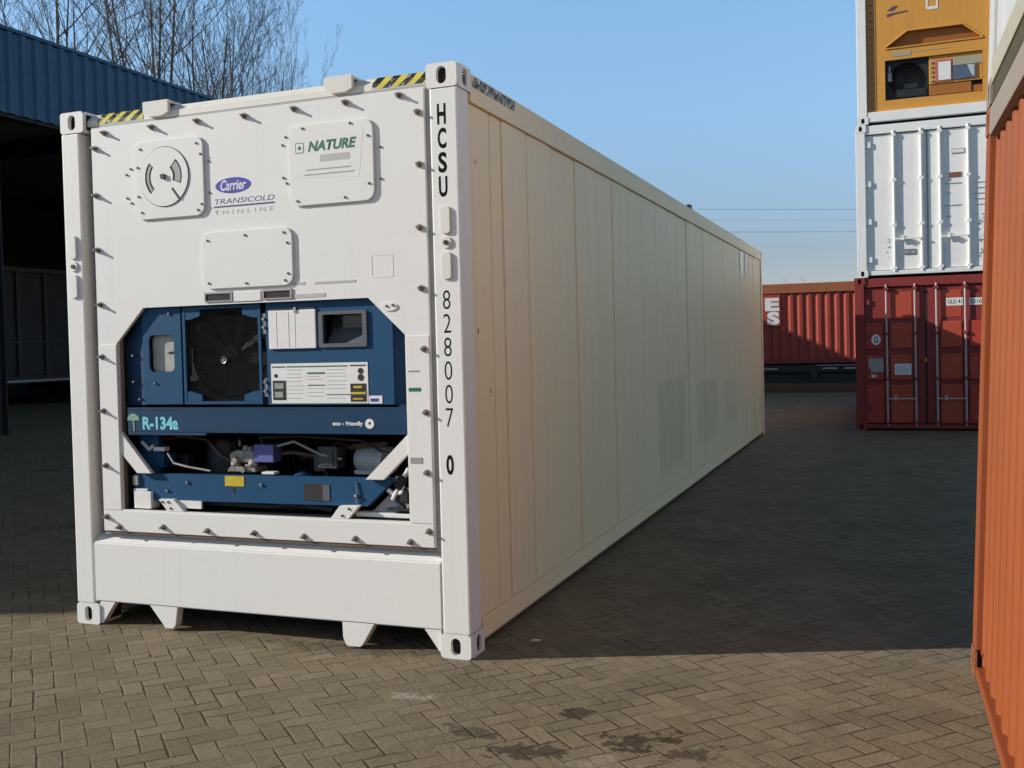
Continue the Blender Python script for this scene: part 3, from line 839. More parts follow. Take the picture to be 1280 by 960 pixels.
mb = MB()
for xa, xb, zs in ((-1.10, -.985, (1.42, 1.40, 1.38, 1.36, 1.335, 1.315, 1.295, 1.27)), (-.972, -.870, (1.385, 1.37, 1.32, 1.30, 1.28)), (-.855, -.73, (1.42, 1.40, 1.385, 1.36, 1.34, 1.32, 1.27))):
    for z in zs: mb.box(xa, xb-rng.uniform(0, .03), .1366, .1373, z, z+.0035)
part('label_print', mb, M_LIGHTSIDE, lb)
mb = MB(); mb.box(-.606, -.530, .1375, .1395, 1.241, 1.282); q = part('name_plate', mb, M_STICK, cp)
part('label_print', MB().prism([(-.598, 1.252), (-.555, 1.252), (-.55, 1.268), (-.598, 1.268)], .1358, .137), M_LOGO, q)
# right cheek running back
mb = MB(); vs = [mb.b.verts.new(p) for p in ((-.4615, .145, 1.236), (-.4615, .145, 1.742), (-.44, .155, 1.722), (-.372, .19, 1.65), (-.372, .19, 1.236))]
mb.b.faces.new(vs); vs2 = [mb.b.verts.new((v.co.x, v.co.y+.008, v.co.z)) for v in vs]; mb.b.faces.new(vs2[::-1])
for a in range(5): mb.b.faces.new((vs[a], vs[(a+1) % 5], vs2[(a+1) % 5], vs2[a]))
bmesh.ops.recalc_face_normals(mb.b, faces=mb.b.faces)
mb.box(-.45, -.372, .15, .21, 1.224, 1.235)
part('unit_cheek', mb, M_BLUED, cp)
# cross beam with marks
mb = MB(); mb.box(-2.153, -.354, .116, .30, 1.082, 1.222, .004); mb.box(-2.153, -1.62, .118, .28, 1.066, 1.0815, .003); mb.box(-2.15, -.36, .114, .1155, 1.212, 1.220)
xb = part('cross_beam', mb, M_BLUED, reefer)
mb = MB(); mb.prism([(-2.185+.03, 1.150), (-2.10+.03, 1.150), (-2.105+.03, 1.170), (-2.125+.03, 1.186), (-2.145+.03, 1.190), (-2.165+.03, 1.184), (-2.18+.03, 1.170)], .1135, .1155)
mb.prism([(-2.118, 1.150), (-2.108, 1.150), (-2.104, 1.088), (-2.112, 1.088)], .1135, .1155); part('umbrella_mark', mb, M_SAGE, xb)
text_part('lettering', 'R-134a', M_CYAN, xb, -2.048, -1.80, 1.098, 1.172, .1145, bold=.04)
text_part('lettering', 'eco - friendly', M_STICK, xb, -.815, -.635, 1.122, 1.150, .1155, bold=.035)
mb = MB(); mb.plate(circ(-.595, 1.138, .026, 20), [circ(-.594, 1.140, .008, 10)], .1135, .1155); part('round_emblem', mb, M_STICK, xb)
# lower bay
mb = MB()
mb.prism([(-2.15, .690), (-2.15, .842), (-.47, .852), (-.64, .700)], .15, .19, bev=.003)
lbm = part('lower_beam', mb, M_BLUE, reefer)
mb = MB(); mb.prism(rrect(-1.020, -.862, .722, .812, .012), .1475, .1505); mb.prism(circ(-1.475, .765, .013, 10), .1475, .1505); part('beam_hole', mb, M_DARK, lbm)
mb = MB(); mb.box(-.905, -.864, .1465, .1474, .725, .81); part('beam_tab', mb, M_MIDGREY, lbm)
mb = MB(); mb.box(-1.525, -1.40, .1470, .1495, .786, .842); part('yellow_label', mb, M_YELLOW, lbm)
mb = MB()
for x, z in ((-1.78, .80), (-1.92, .75), (-1.29, .80), (-1.95, .70)): mb.cyl((x, .15, z), (x, .140, z), .011, .009, 8)
mb.tube([(-.70, .145, .83), (-.695, .14, .77), (-.70, .142, .72)], .004, 6); mb.ball((-.70, .14, .755), .012)
part('beam_screw', mb, M_STEEL, lbm)
mb = MB(); mb.box(-2.155, -2.02, .21, .26, .642, 1.06, .003); mb.box(-2.155, -1.985, .205, .32, .87, .955, .004); part('side_bracket', mb, M_BLUE, reefer)
mb = MB(); mb.box(-2.055, -1.975, .20, .25, .965, .99, .006); mb.tube([(-2.13, .2, 1.02), (-2.08, .2, .975), (-2.05, .2, 1.0)], .010, 6); part('pipe_fitting', mb, M_STICK, reefer)
mb = MB(); mb.box(-2.140, -2.02, .13, .205, .644, .742, .004); mb.box(-2.146, -2.05, .135, .2, .744, .756, .002); part('white_box', mb, M_STICK, reefer)
mb = MB(); mb.box(-2.15, -2.115, .135, .16, .775, .83, .003); part('connector', mb, M_GREY, reefer)
mb = MB(); mb.prism([(-1.865, .697), (-1.68, .697), (-1.68, .655), (-1.82, .655)], .135, .149); part('white_tray', mb, M_STICK, reefer)
# compressor with its service valves
mb = MB()
mb.prism([(-1.565, .855), (-1.37, .855), (-1.38, .885), (-1.545, .885)], .22, .34, bev=.004)
mb.box(-1.525, -1.39, .23, .34, .905, .975, .012); mb.cyl((-1.46, .26, .975), (-1.46, .26, 1.0), .02, .016, 10)
mb.ball((-1.53, .25, .94), .028); mb.ball((-1.52, .25, .895), .032); mb.ball((-1.40, .24, .90), .03)
mb.cyl((-1.48, .23, 1.0), (-1.48, .23, 1.035), .006); mb.cyl((-1.43, .25, .97), (-1.41, .25, .995), .014); mb.box(-1.44, -1.40, .215, .23, .885, .90, .003)
mb.cyl((-1.50, .22, .92), (-1.50, .20, .92), .022, .02, 6); mb.cyl((-1.45, .225, .87), (-1.45, .205, .87), .018, .018, 6)
part('compressor', mb, M_BRASS, reefer)
mb = MB(); mb.cyl((-1.75, .50, .645), (-1.75, .50, 1.0), .13, .13, 20); mb.ball((-1.75, .5, 1.0), .13, (1, 1, .4)); part('receiver_tank', mb, plain('tank_dark', (.03, .028, .026), .45), reefer)
mb = MB(); mb.box(-1.382, -1.256, .22, .30, .912, 1.010, .004); part('junction_box', mb, M_LILAC, reefer)
mb = MB(); mb.box(-1.30, -1.22, .17, .22, .853, .866, .003); part('white_clip', mb, M_STICK, reefer)
mb = MB(); mb.cyl((-.80, .40, .92), (-.60, .34, .92), .072, .075, 20); mb.cyl((-.815, .40, .915), (-.80, .40, .92), .05, .07, 20); mb.box(-.80, -.62, .30, .45, .848, .87, .004); part('electric_motor', mb, paint('motor_grey', (.45, .46, .45), amount=.3), reefer)
mb = MB(); mb.tube([(-.93, .42, 1.0), (-.86, .36, .985), (-.78, .34, 1.0), (-.62, .36, 1.01)], .016, 8); mb.tube([(-1.25, .5, .9), (-1.0, .5, 1.0), (-.93, .42, 1.0)], .012, 8); part('copper_pipe', mb, plain('dull_copper', (.20, .13, .09), .4, .5), reefer)
mb = MB(); mb.prism([(-.66, .655), (-.50, .655), (-.47, .80), (-.50, .80)], .22, .24); part('grey_plate', mb, M_LIGHTSIDE, reefer)
mb = MB(); mb.tube([(-.53, .17, .79), (-.49, .18, .76), (-.45, .17, .78), (-.44, .19, .86), (-.42, .2, .90)], .012, 8); mb.tube([(-.50, .16, .74), (-.47, .17, .80), (-.48, .18, .86)], .010, 8); mb.tube([(-.42, .19, .70), (-.44, .18, .74), (-.41, .18, .80)], .010, 8); mb.box(-.72, -.40, .16, .24, .645, .668, .004); part('white_pipe', mb, M_STICK, reefer)
mb = MB(); mb.box(-.49, -.41, .165, .24, .72, .80, .01); mb.cyl((-.45, .2, .72), (-.45, .2, .66), .022, .022, 10); mb.cyl((-.47, .18, .80), (-.44, .18, .86), .03, .025, 10); mb.box(-.53, -.38, .155, .2, .684, .695); part('valve_body', mb, M_RUBBER, reefer)
wires = mb = MB()
for k in range(14):
    x = -1.66 + k*.065; mb.box(x, x+rng.uniform(.02, .05), .30, .34, .645, .645+rng.uniform(.02, .045))
mb.box(-1.65, -.86, .38, .40, .66, .68); mb.box(-1.05, -.98, .3, .36, .86, .95); mb.box(-2.0, -1.93, .35, .4, .85, .93)
hose = plain('dull_hose', (.055, .055, .06), .5)
cu = MATS['dull_copper']
for nm, mt, r_, pts in (
    ('suction_pipe', cu, .013, [(-1.36, .30, .94), (-1.20, .32, .96), (-1.05, .36, .93), (-1.02, .40, .80), (-1.02, .42, .66)]),
    ('liquid_pipe', cu, .009, [(-1.56, .28, .90), (-1.68, .33, .93), (-1.80, .36, 1.02), (-1.95, .34, 1.04), (-2.08, .30, 1.02)]),
    ('hose', hose, .014, [(-2.0, .26, .70), (-1.85, .24, .67), (-1.6, .23, .672), (-1.3, .24, .665), (-1.1, .25, .68), (-.9, .24, .66)]),
    ('cable', M_GREY, .007, [(-1.25, .25, 1.0), (-1.12, .22, 1.03), (-.98, .25, .96), (-.86, .28, .93)]),
    ('cable', M_RUBBER, .008, [(-1.32, .23, 1.01), (-1.34, .22, 1.05), (-1.10, .22, 1.06), (-.7, .22, 1.04), (-.5, .2, .95)]),
    ('cable', M_GREY, .006, [(-1.95, .20, .955), (-1.90, .19, .90), (-1.80, .19, .88), (-1.66, .2, .86)])):
    part(nm, MB().tube(pts, r_, 8), mt, reefer)
mb = MB()
for k in range(46): mb.box(-2.14+k*.038, -2.137+k*.038, .55, .62, .66, 1.06)
part('coil_fins', mb, plain('fin_metal', (.06, .06, .06), .5, .4), reefer)
mb = MB(); mb.cyl((-1.12, .30, .66), (-1.12, .30, .84), .05, .05, 16); mb.cyl((-1.12, .30, .84), (-1.12, .30, .86), .05, .02, 16); part('filter_drier', mb, M_BLUED, reefer)
mb = MB(); mb.box(-1.00, -.88, .26, .36, .88, 1.0, .006); mb.box(-.975, -.905, .2545, .2605, .90, .98); part('terminal_box', mb, hose, reefer)
part('wiring', mb if False else wires, plain('wiring_dark', (.06, .06, .065), .5, 0, .6, 30), reefer)
unit_parts = set(reefer.children) - before_unit
# panel stands nearly flush with the posts, the unit a hand's breadth behind it
for o in reefer.children:
    n_ = o.name.split('.')[0]
    if n_ in ('end_panel', 'panel_frame'):
        o.location = (.029, -.065, .023); o.scale = (.985, 1, .985)
    elif o in unit_parts:
        o.location = (.0504, -.098, .0399); o.scale = (.974, 1, .974)
part('sealant_line', MB().box(-2.225, -.19, .013, .032, .5265, .5365), paint('brown_sealant', srgb(120, 100, 74), amount=.7, rough=.8, dirt=srgb(70, 50, 34), scale=6), reefer)
# white diagonal braces and feet
for pts in ([(-2.099, .975), (-2.099, 1.096), (-1.894, .866), (-1.994, .866)], [(-.317, 1.0), (-.317, 1.098), (-.563, .865), (-.459, .866)]):
    part('diagonal_brace', MB().prism(pts, .016, .043, bev=.002), M_WHITE, reefer)
for pts, hol in (([(-1.852, .725), (-1.749, .728), (-1.680, .662), (-1.795, .662)], ((-1.825, .712), (-1.785, .712), (-1.77, .678))), ([(-.715, .728), (-.599, .732), (-.666, .662), (-.769, .662)], ((-.66, .714), (-.70, .678)))):
    mb = MB(); mb.prism(pts, .014, .046, bev=.002); f = part('brace_foot', mb, M_WHITE, reefer); rivets(f, hol, .014)

# ------------------------------------------------------------------ orange container wall close on the right, pale one on top
ROT = (0, .037, .014)
OR = thing('orange_container', 'long orange corrugated container with a chalky top rail, nearest at the right edge', 'container', (2.237, .585, 0), ROT)
WO, LO, HO = 2.438, 6.058, 2.515
def shift(root_children_before, root, dy):
    for o in root.children: o.location.y += dy
dry_shell(OR, WO, LO, HO, M_ORANGE, M_OLDRAIL, depth=.036, pitch=.205, rail_top=.135, rail_bot=.055, front='wall', back='wall', mcast=M_CASTO)
for o in OR.children: o.location.y -= LO
RM = Euler(ROT).to_matrix()
base2 = Vector((2.237, .585, 0)) + RM @ Vector((0, 0, HO + .004))
UPW = thing('pale_container', 'pale grey smooth-sided container with a cream bottom rail, stacked on the orange container', 'container', base2, ROT)
H2 = 2.59
mb = MB(); corrugated(mb, LO-.30, .20, H2-.12, .010, .62, .022, flat=.44, slope=.03)
for v in mb.b.verts: v.co.y += .15-LO
part('side_wall', mb, M_LIGHTSIDE, UPW)
part('side_wall', MB().box(WO-.05, WO-.02, .15-LO, -.15, .2, H2-.12), M_LIGHTSIDE, UPW)
for a, b in ((0, .07), (WO-.07, WO)):
    part('bottom_rail', MB().box(a+.002, b, .17-LO, -.17, .085, .195, .008), M_CREAMRAIL, UPW)
    part('rail_gap_strip', MB().box(a+.010, b-.010, .178-LO, -.178, .006, .084), M_OLIVE, UPW)  # recessed strip, its dark olive paints in the shade of the gap below
    part('top_rail', MB().box(a, b, .17-LO, -.17, H2-.12, H2-.01, .008), M_LIGHTSIDE, UPW)
for x, fx in ((0, -1), (WO, 1)):
    for y, fy in ((-LO, -1), (0, 1)):
        x0 = x if fx < 0 else x-.15; y0 = y if fy < 0 else y-.15
        p_ = part('corner_post', MB().box(x0+.003, x0+.147, y0+.003, y0+.147, .118, H2-.118, .008), M_LIGHTSIDE, UPW)
        for z in (0, H2-.118): part('corner_casting', casting(MB(), x if fx < 0 else x-.162, y if fy < 0 else y-.178, z, fx=fx, fy=fy), [M_OLDRAIL, M_HOLLOW], p_)
part('roof', MB().box(.07, WO-.07, .15-LO, -.15, H2-.05, H2-.02), M_LIGHTSIDE, UPW)
part('floor', MB().box(.075, WO-.075, .15-LO, -.15, .03, .12), M_FRAME, UPW)
for ya, yb in ((.02-LO, .06-LO), (-.06, -.02)): part('end_wall', MB().box(.15, WO-.15, ya, yb, .03, H2-.02), M_LIGHTSIDE, UPW)

# ------------------------------------------------------------------ stack beyond: maroon, white, amber
SW, SL = 2.10, 6.06
def doors(root, Wd, z0, z1, mat, matd, mrod, rods, hinge_z, flat=False, rod_r=.016, rod_y=.012):
    mid = Wd/2
    for side, (xa, xb) in enumerate(((.13, mid-.012), (mid+.012, Wd-.13))):
        mb = MB(); mb.box(xa, xb, .055, .10, z0, z1, .006)
        d = part('door', mb, matd, root)
        mb = MB(); mb.box((xb+.002 if side == 0 else xa-.012), (xb+.012 if side == 0 else xa-.002), .05, .09, z0, z1); part('door_seal', mb, M_RUBBER if not flat else M_GREY, d)
        rx = [r for r in rods if xa < r < xb]
        if not flat:
            cols = [(xa+.015, rx[0]-.045), (rx[0]+.045, rx[1]-.035)] if side == 0 else [(rx[0]+.05, rx[1]-.045), (rx[1]+.045, xb-.015)]
            for kc, (ca, cb) in enumerate(cols):
                mb = MB()
                for za, zb in ((1.30, 1.72), (.80, 1.21), (.115, .73)): mb.box(ca, cb, .030, .058, za, zb, .02)
                part('door_panel', mb, M_REDBROWN if kc == 1 - side else mat, d)
                mb = MB(); mb.box(ca + .01, cb - .01, .050, .0575, 1.78, 2.20, .004)
                if kc == 1 - side: part('door_panel', mb, M_REDBROWN, d)
                else: mb.b.free()
        for r in rx:
            mb = MB(); mb.cyl((r, rod_y, z0-.03), (r, rod_y, z1+.05), rod_r, seg=10)
            rd = part('lock_rod', mb, mrod, d)
            mb = MB()
            for z in (z0+.02, z0+(z1-z0)*.33, z0+(z1-z0)*.66, z1-.02): mb.box(r-.035, r+.035, rod_y-.022, .056, z-.022, z+.022, .004)
            part('rod_bracket', mb, matd if not flat else M_DOORW, rd)
        hz = z0 + .40 if not flat else z0 + .48
        mb = MB(); mb.box(min(rx), max(rx), rod_y-.045, rod_y-.030, hz-.012, hz+.012, .003); mb.box(rx[0]+.1, rx[0]+.14, rod_y-.05, .056, hz-.03, hz+.05, .004)
        part('door_handle', mb, mrod, d)
        mb = MB()
        for z in hinge_z:
            x = xa if side == 0 else xb
            mb.box(x-.03, x+.10 if side == 0 else x+.03, .022, .056, z-.045, z+.045, .004); mb.cyl((x-.015, .026, z-.07), (x-.015, .026, z+.07), .016, seg=8)
        part('hinge', mb, matd if not flat else M_DOORW, d)
def stack_shell(root, Hh, mat, mrail):
    dry_shell(root, SW, SL, Hh, mat, mrail, front=None, back='wall')
    part('end_header', MB().box(.15, SW-.15, .02, .11, Hh-.155, Hh-.014, .008), mat, root)
    part('end_sill', MB().box(.15, SW-.15, .02, .11, .03, .10, .008), mat, root)
H1 = 2.44
RED = thing('maroon_container', 'dark maroon container with double doors at the bottom of the far stack', 'container', (1.335, 13, 0), group=None)
stack_shell(RED, H1, M_MAROOND, M_MAROOND)
doors(RED, SW, .11, H1-.17, M_MAROON, M_MAROOND, M_ROD, (.475, .895, 1.205, 1.615), (2.05, 1.5, .95, .35))
dl_ = [o for o in RED.children if o.name.startswith('door')]
mb = MB(); mb.prism(circ(.315, 1.450, .085, 24, .8), .024, .029); ov = part('oval_plate', mb, M_STICK, RED)
text_part('lettering', 'G', M_BLACK, ov, .285, .345, 1.40, 1.50, .0232, bold=.02)
mb = MB(); mb.box(.585, .830, .022, .029, .885, 1.06, .003); pl = part('data_plate', mb, M_STICK, RED)
mb = MB()
for k in range(6): mb.box(.61, .80-rng.uniform(0, .06), .0205, .0216, .91+k*.022, .917+k*.022)
part('label_print', mb, M_INK, pl)
mb = MB(); mb.prism(circ(.275, .87, .022, 14, 2.), .022, .029); part('small_plate', mb, M_STICK, RED)
mb = MB(); mb.box(.20, .42, .024, .0295, .93, 1.15); part('dull_plate', mb, M_GREY, RED)
mb = MB(); mb.box(1.345, 1.585, .048, .0545, 1.955, 2.075); pl = part('number_plate', mb, M_STICK, RED)
text_part('lettering', 'GLD 41', M_BLACK, pl, 1.365, 1.57, 1.985, 2.048, .0470, bold=.01)
mb = MB(); mb.box(1.675, 1.86, .048, .0545, 1.955, 2.065); pl = part('number_plate', mb, M_STICK, RED)
text_part('lettering', '2210', M_BLACK, pl, 1.69, 1.85, 1.98, 2.04, .0470, bold=.01)
mb = MB(); mb.box(1.02, 1.06, .03, .055, 1.08, 1.15, .006); part('padlock', mb, plain('brass', srgb(190, 130, 60), .4, .6), RED)

H1b = 2.42
WHT = thing('white_container', 'white container with double doors and full height lock rods, middle of the far stack', 'container', (1.385, 13, H1 + .003))
stack_shell(WHT, H1b, M_DOORW, M_DOORW)
doors(WHT, SW, .11, H1b-.17, M_DOORW, M_DOORW, M_DOORW, (.565, .965, 1.235, 1.635), (2.10, 1.48, .88, .28), flat=True, rod_r=.024, rod_y=.026)
mb = MB(); mb.box(1.40, 1.59, .044, .054, 1.86, 1.94, .003); q = part('number_plate', mb, M_CREAMRAIL, WHT); part('plate_print', MB().box(1.415, 1.575, .0425, .0436, 1.875, 1.925), M_STICK, q)
mb = MB(); mb.box(1.355, 1.535, .044, .054, 1.50, 1.575, .003); q = part('brown_plate', mb, plain('plate_brown', srgb(135, 85, 70), .5), WHT)
mb = MB(); mb.box(.70, .875, .044, .054, .335, .425, .003); q = part('data_plate', mb, plain('plate_grey', (.17, .17, .165), .5), WHT)
text_part('lettering', 'CSC 1286', M_STICK, q, .712, .862, .36, .40, .0430)
mb = MB()
for z in (1.40, 1.06): mb.box(1.30, 1.53, .046, .0545, z, z+.012)
for z in (1.24, .88): mb.prism([(1.30, z), (1.36, z+.01), (1.37, z+.035), (1.33, z+.02)], .046, .0545)
for k in range(5): mb.box(1.72, 1.95, .046, .0545, 1.05+k*.085, 1.06+k*.085)
part('worn_marking', mb, M_INK, WHT)
mb = MB()
for k in range(26):
    x, z = rng.uniform(1.75, 1.95), rng.uniform(.14, .95); mb.prism(circ(x, z, rng.uniform(.006, .016), 7, rng.uniform(.5, 1.5)), .050, .0545)
for k in range(10):
    x, z = rng.uniform(.43, .52), rng.uniform(.3, .62); mb.prism(circ(x, z, rng.uniform(.006, .016), 7, rng.uniform(.4, 1.)), .050, .0545)
part('scuff_mark', mb, M_INK, WHT)

H3 = 2.62
z3 = H1 + .003 + H1b + .003
AMB = thing('amber_container', 'white framed container with an amber cooling unit end, topmost of the far stack', 'container', (1.425, 13, z3))
for x, fx in ((0, -1), (SW, 1)):
    for y, fy in ((0, -1), (SL, 1)):
        x0 = x if fx < 0 else x-.15; y0 = y if fy < 0 else y-.15
        p_ = part('corner_post', MB().box(x0+.003, x0+.147, y0+.003, y0+.147, .118, H3-.118, .008), M_DOORW, AMB)
        for z in (0, H3-.118): part('corner_casting', casting(MB(), x if fx < 0 else x-.162, y if fy < 0 else y-.178, z, fx=fx, fy=fy), [M_DOORW, M_HOLLOW], p_)
for a, b in ((.01, .05), (SW-.05, SW-.01)): part('side_wall', MB().box(a, b, .15, SL-.15, .03, H3-.02), M_DOORW, AMB)
part('roof', MB().box(.05, SW-.05, .12, SL-.12, H3-.05, H3-.02), M_DOORW, AMB)
part('rear_wall', MB().box(.15, SW-.15, SL-.08, SL-.02, .03, H3-.05), M_DOORW, AMB)
part('floor', MB().box(.06, SW-.06, .12, SL-.12, .04, .1), M_FRAME, AMB)
part('end_sill', MB().box(.15, SW-.15, .01, .12, .035, .19, .008), M_DOORW, AMB)
ax0 = 1.425
op = [(.42, .36), (1.815, .36), (1.815, .985), (.42, .985)]
tz = [(.43, 1.19), (.75, 1.415), (1.55, 1.415), (1.815, 1.195), (1.815, 1.175), (.43, 1.165)]
ep = part('end_panel', MB().plate([(.155, .195), (SW-.155, .195), (SW-.155, H3-.13), (.155, H3-.13)], [op, tz], .06, .10), M_AMBER, AMB)
part('end_header', MB().box(.15, SW-.15, .03, .12, H3-.128, H3-.02, .008), M_DOORW, AMB)
b0 = part('bolt', MB().cyl((.225, .054, .26), (.225, .040, .26), .014, .012, 8), M_BOLT, ep)
for k in range(1, 18): cpy(b0, ep).location.z = k*.125
mb = MB(); mb.box(.152, .285, .054, .0595, .20, H3-.135); part('edge_strip', mb, paint('dusty_gold_paint', srgb(176, 124, 66), amount=.5, dirt=srgb(110, 80, 50)), ep)
mb = MB(); vs = [mb.b.verts.new(p) for p in ((.42, .17, 1.15), (1.82, .17, 1.15), (1.82, .11, 1.42), (.42, .11, 1.42))]; mb.b.faces.new(vs); mb.box(.42, 1.82, .105, .17, 1.14, 1.15); part('air_scoop', mb, M_AMBERD, ep)
for i in range(1):
    mb = MB()
    rim = tz
    for a in range(len(rim)-1):
        p, q_ = rim[a], rim[(a+1)]
        mb.cyl((p[0], .055, p[1]), (q_[0], .055, q_[1]), .014, seg=6)
    part('scoop_rim', mb, M_AMBER, ep)
part('unit_casing', MB().box(.40, 1.85, .42, .46, .34, 1.0).box(.40, .418, .10, .42, .34, 1.0), M_DARK, AMB)
mb = MB(); mb.plate([(.425, .365), (1.055, .365), (1.055, .98), (.425, .98)], [circ(.74, .67, .27, 28)], .14, .18); fs2 = part('fan_shroud', mb, M_DARK, AMB)
mb = MB()
for k in range(1, 8): mb.ring((.74, .13, .67), .036*k, .003, 28, 5)
part('wire_grille', mb, M_WIRE, fs2)
mb = MB(); mb.box(.46, .52, .10, .135, .66, .80, .006); mb.box(.475, .50, .105, .13, .81, .90); part('fan_latch', mb, M_GREY, fs2)
mb = MB(); mb.box(.56, 1.02, .125, .135, .40, .52, .003); mb.box(.70, .90, .12, .13, .53, .60); part('dull_guard', mb, M_WIRE, fs2)
mb = MB(); mb.box(1.06, 1.81, .10, .14, .55, .98, .006); cpn = part('control_panel', mb, M_AMBER, AMB)
mb = MB(); mb.box(1.145, 1.385, .085, .0985, .575, .915, .004); pk = part('pink_frame', mb, plain('faded_pink', srgb(190, 110, 100), .5), cpn)
part('notice', MB().box(1.195, 1.370, .078, .0845, .595, .875), M_STICK, pk)
mb = MB(); mb.box(1.405, 1.812, .085, .0985, .80, .925, .004); part('cream_cover', mb, M_CREAMRAIL, cpn)
mb = MB(); mb.box(1.405, 1.73, .080, .0985, .585, .795, .003); sc_ = part('display', mb, plain('blue_grey_glass', srgb(86, 100, 118), .2), cpn)
part('display_glint', MB().prism([(1.60, .79), (1.70, .79), (1.70, .60), (1.66, .64)], .0765, .0795), M_LIGHTSIDE, sc_)
mb = MB()
for k in range(5): mb.cyl((1.10, .10, .60+k*.07), (1.10, .075, .60+k*.07), .022, .018, 8)
part('cable_gland', mb, M_BRASS, cpn)
mb = MB(); mb.box(1.06, 1.66, .115, .14, .38, .545, .006); mb.box(1.67, 1.815, .13, .16, .38, .48); part('lower_tray', mb, M_AMBERD, AMB)
part('beam_dark', MB().box(1.06, 1.81, .175, .2, .36, .98), M_DARK, AMB)
mb = MB(); mb.box(.54, .80, .0555, .0595, 1.035, 1.10); part('worn_label', mb, M_CREAMRAIL, ep)
mb = MB(); mb.box(.82, 1.35, .0555, .0595, 1.075, 1.085); part('worn_line', mb, M_CREAMRAIL, ep)
mb = MB(); mb.prism([(.46, 1.71), (.76, 1.735), (.76, 1.715), (.56, 1.69), (.46, 1.66)], .0555, .0595); mb.prism([(.46, 1.76), (.56, 1.83), (.62, 1.82), (.55, 1.75)], .0555, .0595); part('faded_emblem', mb, plain('faded_violet', srgb(96, 74, 92), .6), ep)
mb = MB(); mb.box(1.03, 1.055, .0555, .0595, 1.71, 2.0); mb.box(1.055, 1.20, .0555, .0595, 1.70, 1.745); mb.box(1.055, 1.20, .0555, .0595, 1.85, 1.885); mb.box(1.175, 1.20, .0555, .0595, 1.746, 1.849); part('white_emblem', mb, M_STICK, ep)

# ------------------------------------------------------------------ far red container on a low wagon, with a brown beam before it
FAR = thing('red_container', 'faded red corrugated container with tan top rail on a low dark wagon', 'container', (-5.9, 29.15, .66), (0, 0, R(3)))
FW = 12.19; FH = 2.56
for x in (0, FW):
    for y, fy in ((0, -1), (2.44, 1)):
        p_ = part('corner_post', MB().box(x if x == 0 else x-.15, .15 if x == 0 else x, y if fy < 0 else y-.15, y+.15 if fy < 0 else y, .118, FH-.118, .008), M_RED, FAR)
        for z in (0, FH-.118): part('corner_casting', casting(MB(), x if x == 0 else x-.178, y if fy < 0 else y-.162, z, W=.178, L=.162, fx=-1 if x == 0 else 1, fy=fy), [M_RED, M_HOLLOW], p_)
for y, dd in ((.03, .036), (2.41, -.036)):
    mb = MB(); corrugated(mb, FW-.3, .16, FH-.31, dd, .278, y, 'x', ph=.12, flat=.33, slope=.17)
    for v in mb.b.verts: v.co.x += .15
    sw_ = part('side_wall', mb, M_RED, FAR)
    a, b = (-.012, .07) if dd > 0 else (2.37, 2.452)
    part('top_rail', MB().box(.18, FW-.18, a, b, FH-.31, FH-.012, .01), M_TAN, FAR)
    part('bottom_rail', MB().box(.18, FW-.18, .004 if dd > 0 else 2.37, .07 if dd > 0 else 2.436, .02, .158, .008), M_MAROOND, FAR)
for x in (.02, FW-.06): part('end_wall', MB().box(x, x+.04, .15, 2.29, .05, FH-.03), M_RED, FAR)
part('roof', MB().box(.07, FW-.07, .07, 2.37, FH-.06, FH-.03), M_RED, FAR)
part('floor', MB().box(.07, FW-.07, .07, 2.37, .03, .1), M_FRAME, FAR)
sg = part('sign_panel', MB().box(3.92, 4.46, -.006, .029, 1.22, 2.22, .003), M_RED, FAR)
l1 = text_part('lettering', 'E', M_STICK, sg, 3.99, 4.43, 1.70, 2.12, -.008, bold=.06)
l2 = text_part('lettering', 'S', M_STICK, sg, 4.05, 4.43, 1.25, 1.68, -.008, bold=.06)
join_into(l1, [l2])
# the wagon
WAG = thing('flat_wagon', 'low dark flat wagon under the faded red container', 'wagon', (-6.3, 29.1, 0), (0, 0, R(3)))
mb = MB(); mb.box(0, 13, .08, .24, .40, .63, .01); mb.box(0, 13, 2.2, 2.36, .40, .63, .01)
for k in range(9): mb.box(.1+k*1.58, .25+k*1.58, .24, 2.2, .42, .60)
part('chassis', mb, M_FRAME, WAG)
mb = MB()
for x in (4.3, 6.1, 6.75): mb.box(x, x+.45, -.02, .07, .49, .535, .004)
part('side_bracket', mb, M_ROD, WAG)
mb = MB(); mb.box(5.9, 7.6, .0, .07, .595, .625, .004); part('side_lip', mb, M_STEEL, WAG)
part('skirt', MB().box(.2, 12.8, .30, .34, .05, .42), M_FRAME, WAG)
for x in (1.5, 2.6, 10.4, 11.5):
    for y in (.25, 2.1):
        w_ = MB(); w_.cyl((x, y, .33), (x, y+.12, .33), .33, .33, 24); part('wheel', w_, M_RUBBER, WAG)
mb = MB(); mb.box(5.75, 5.95, -.04, .26, .12, .40, .01); part('twist_lock', mb, M_BLACK, WAG)
BR = part('low_beam', MB().box(-7, 7, 25.0, 25.22, .001, .21, .015), M_BROWN, None)
tag(BR, 'long brown beam lying on the ground in front of the red container wagon', 'beam')

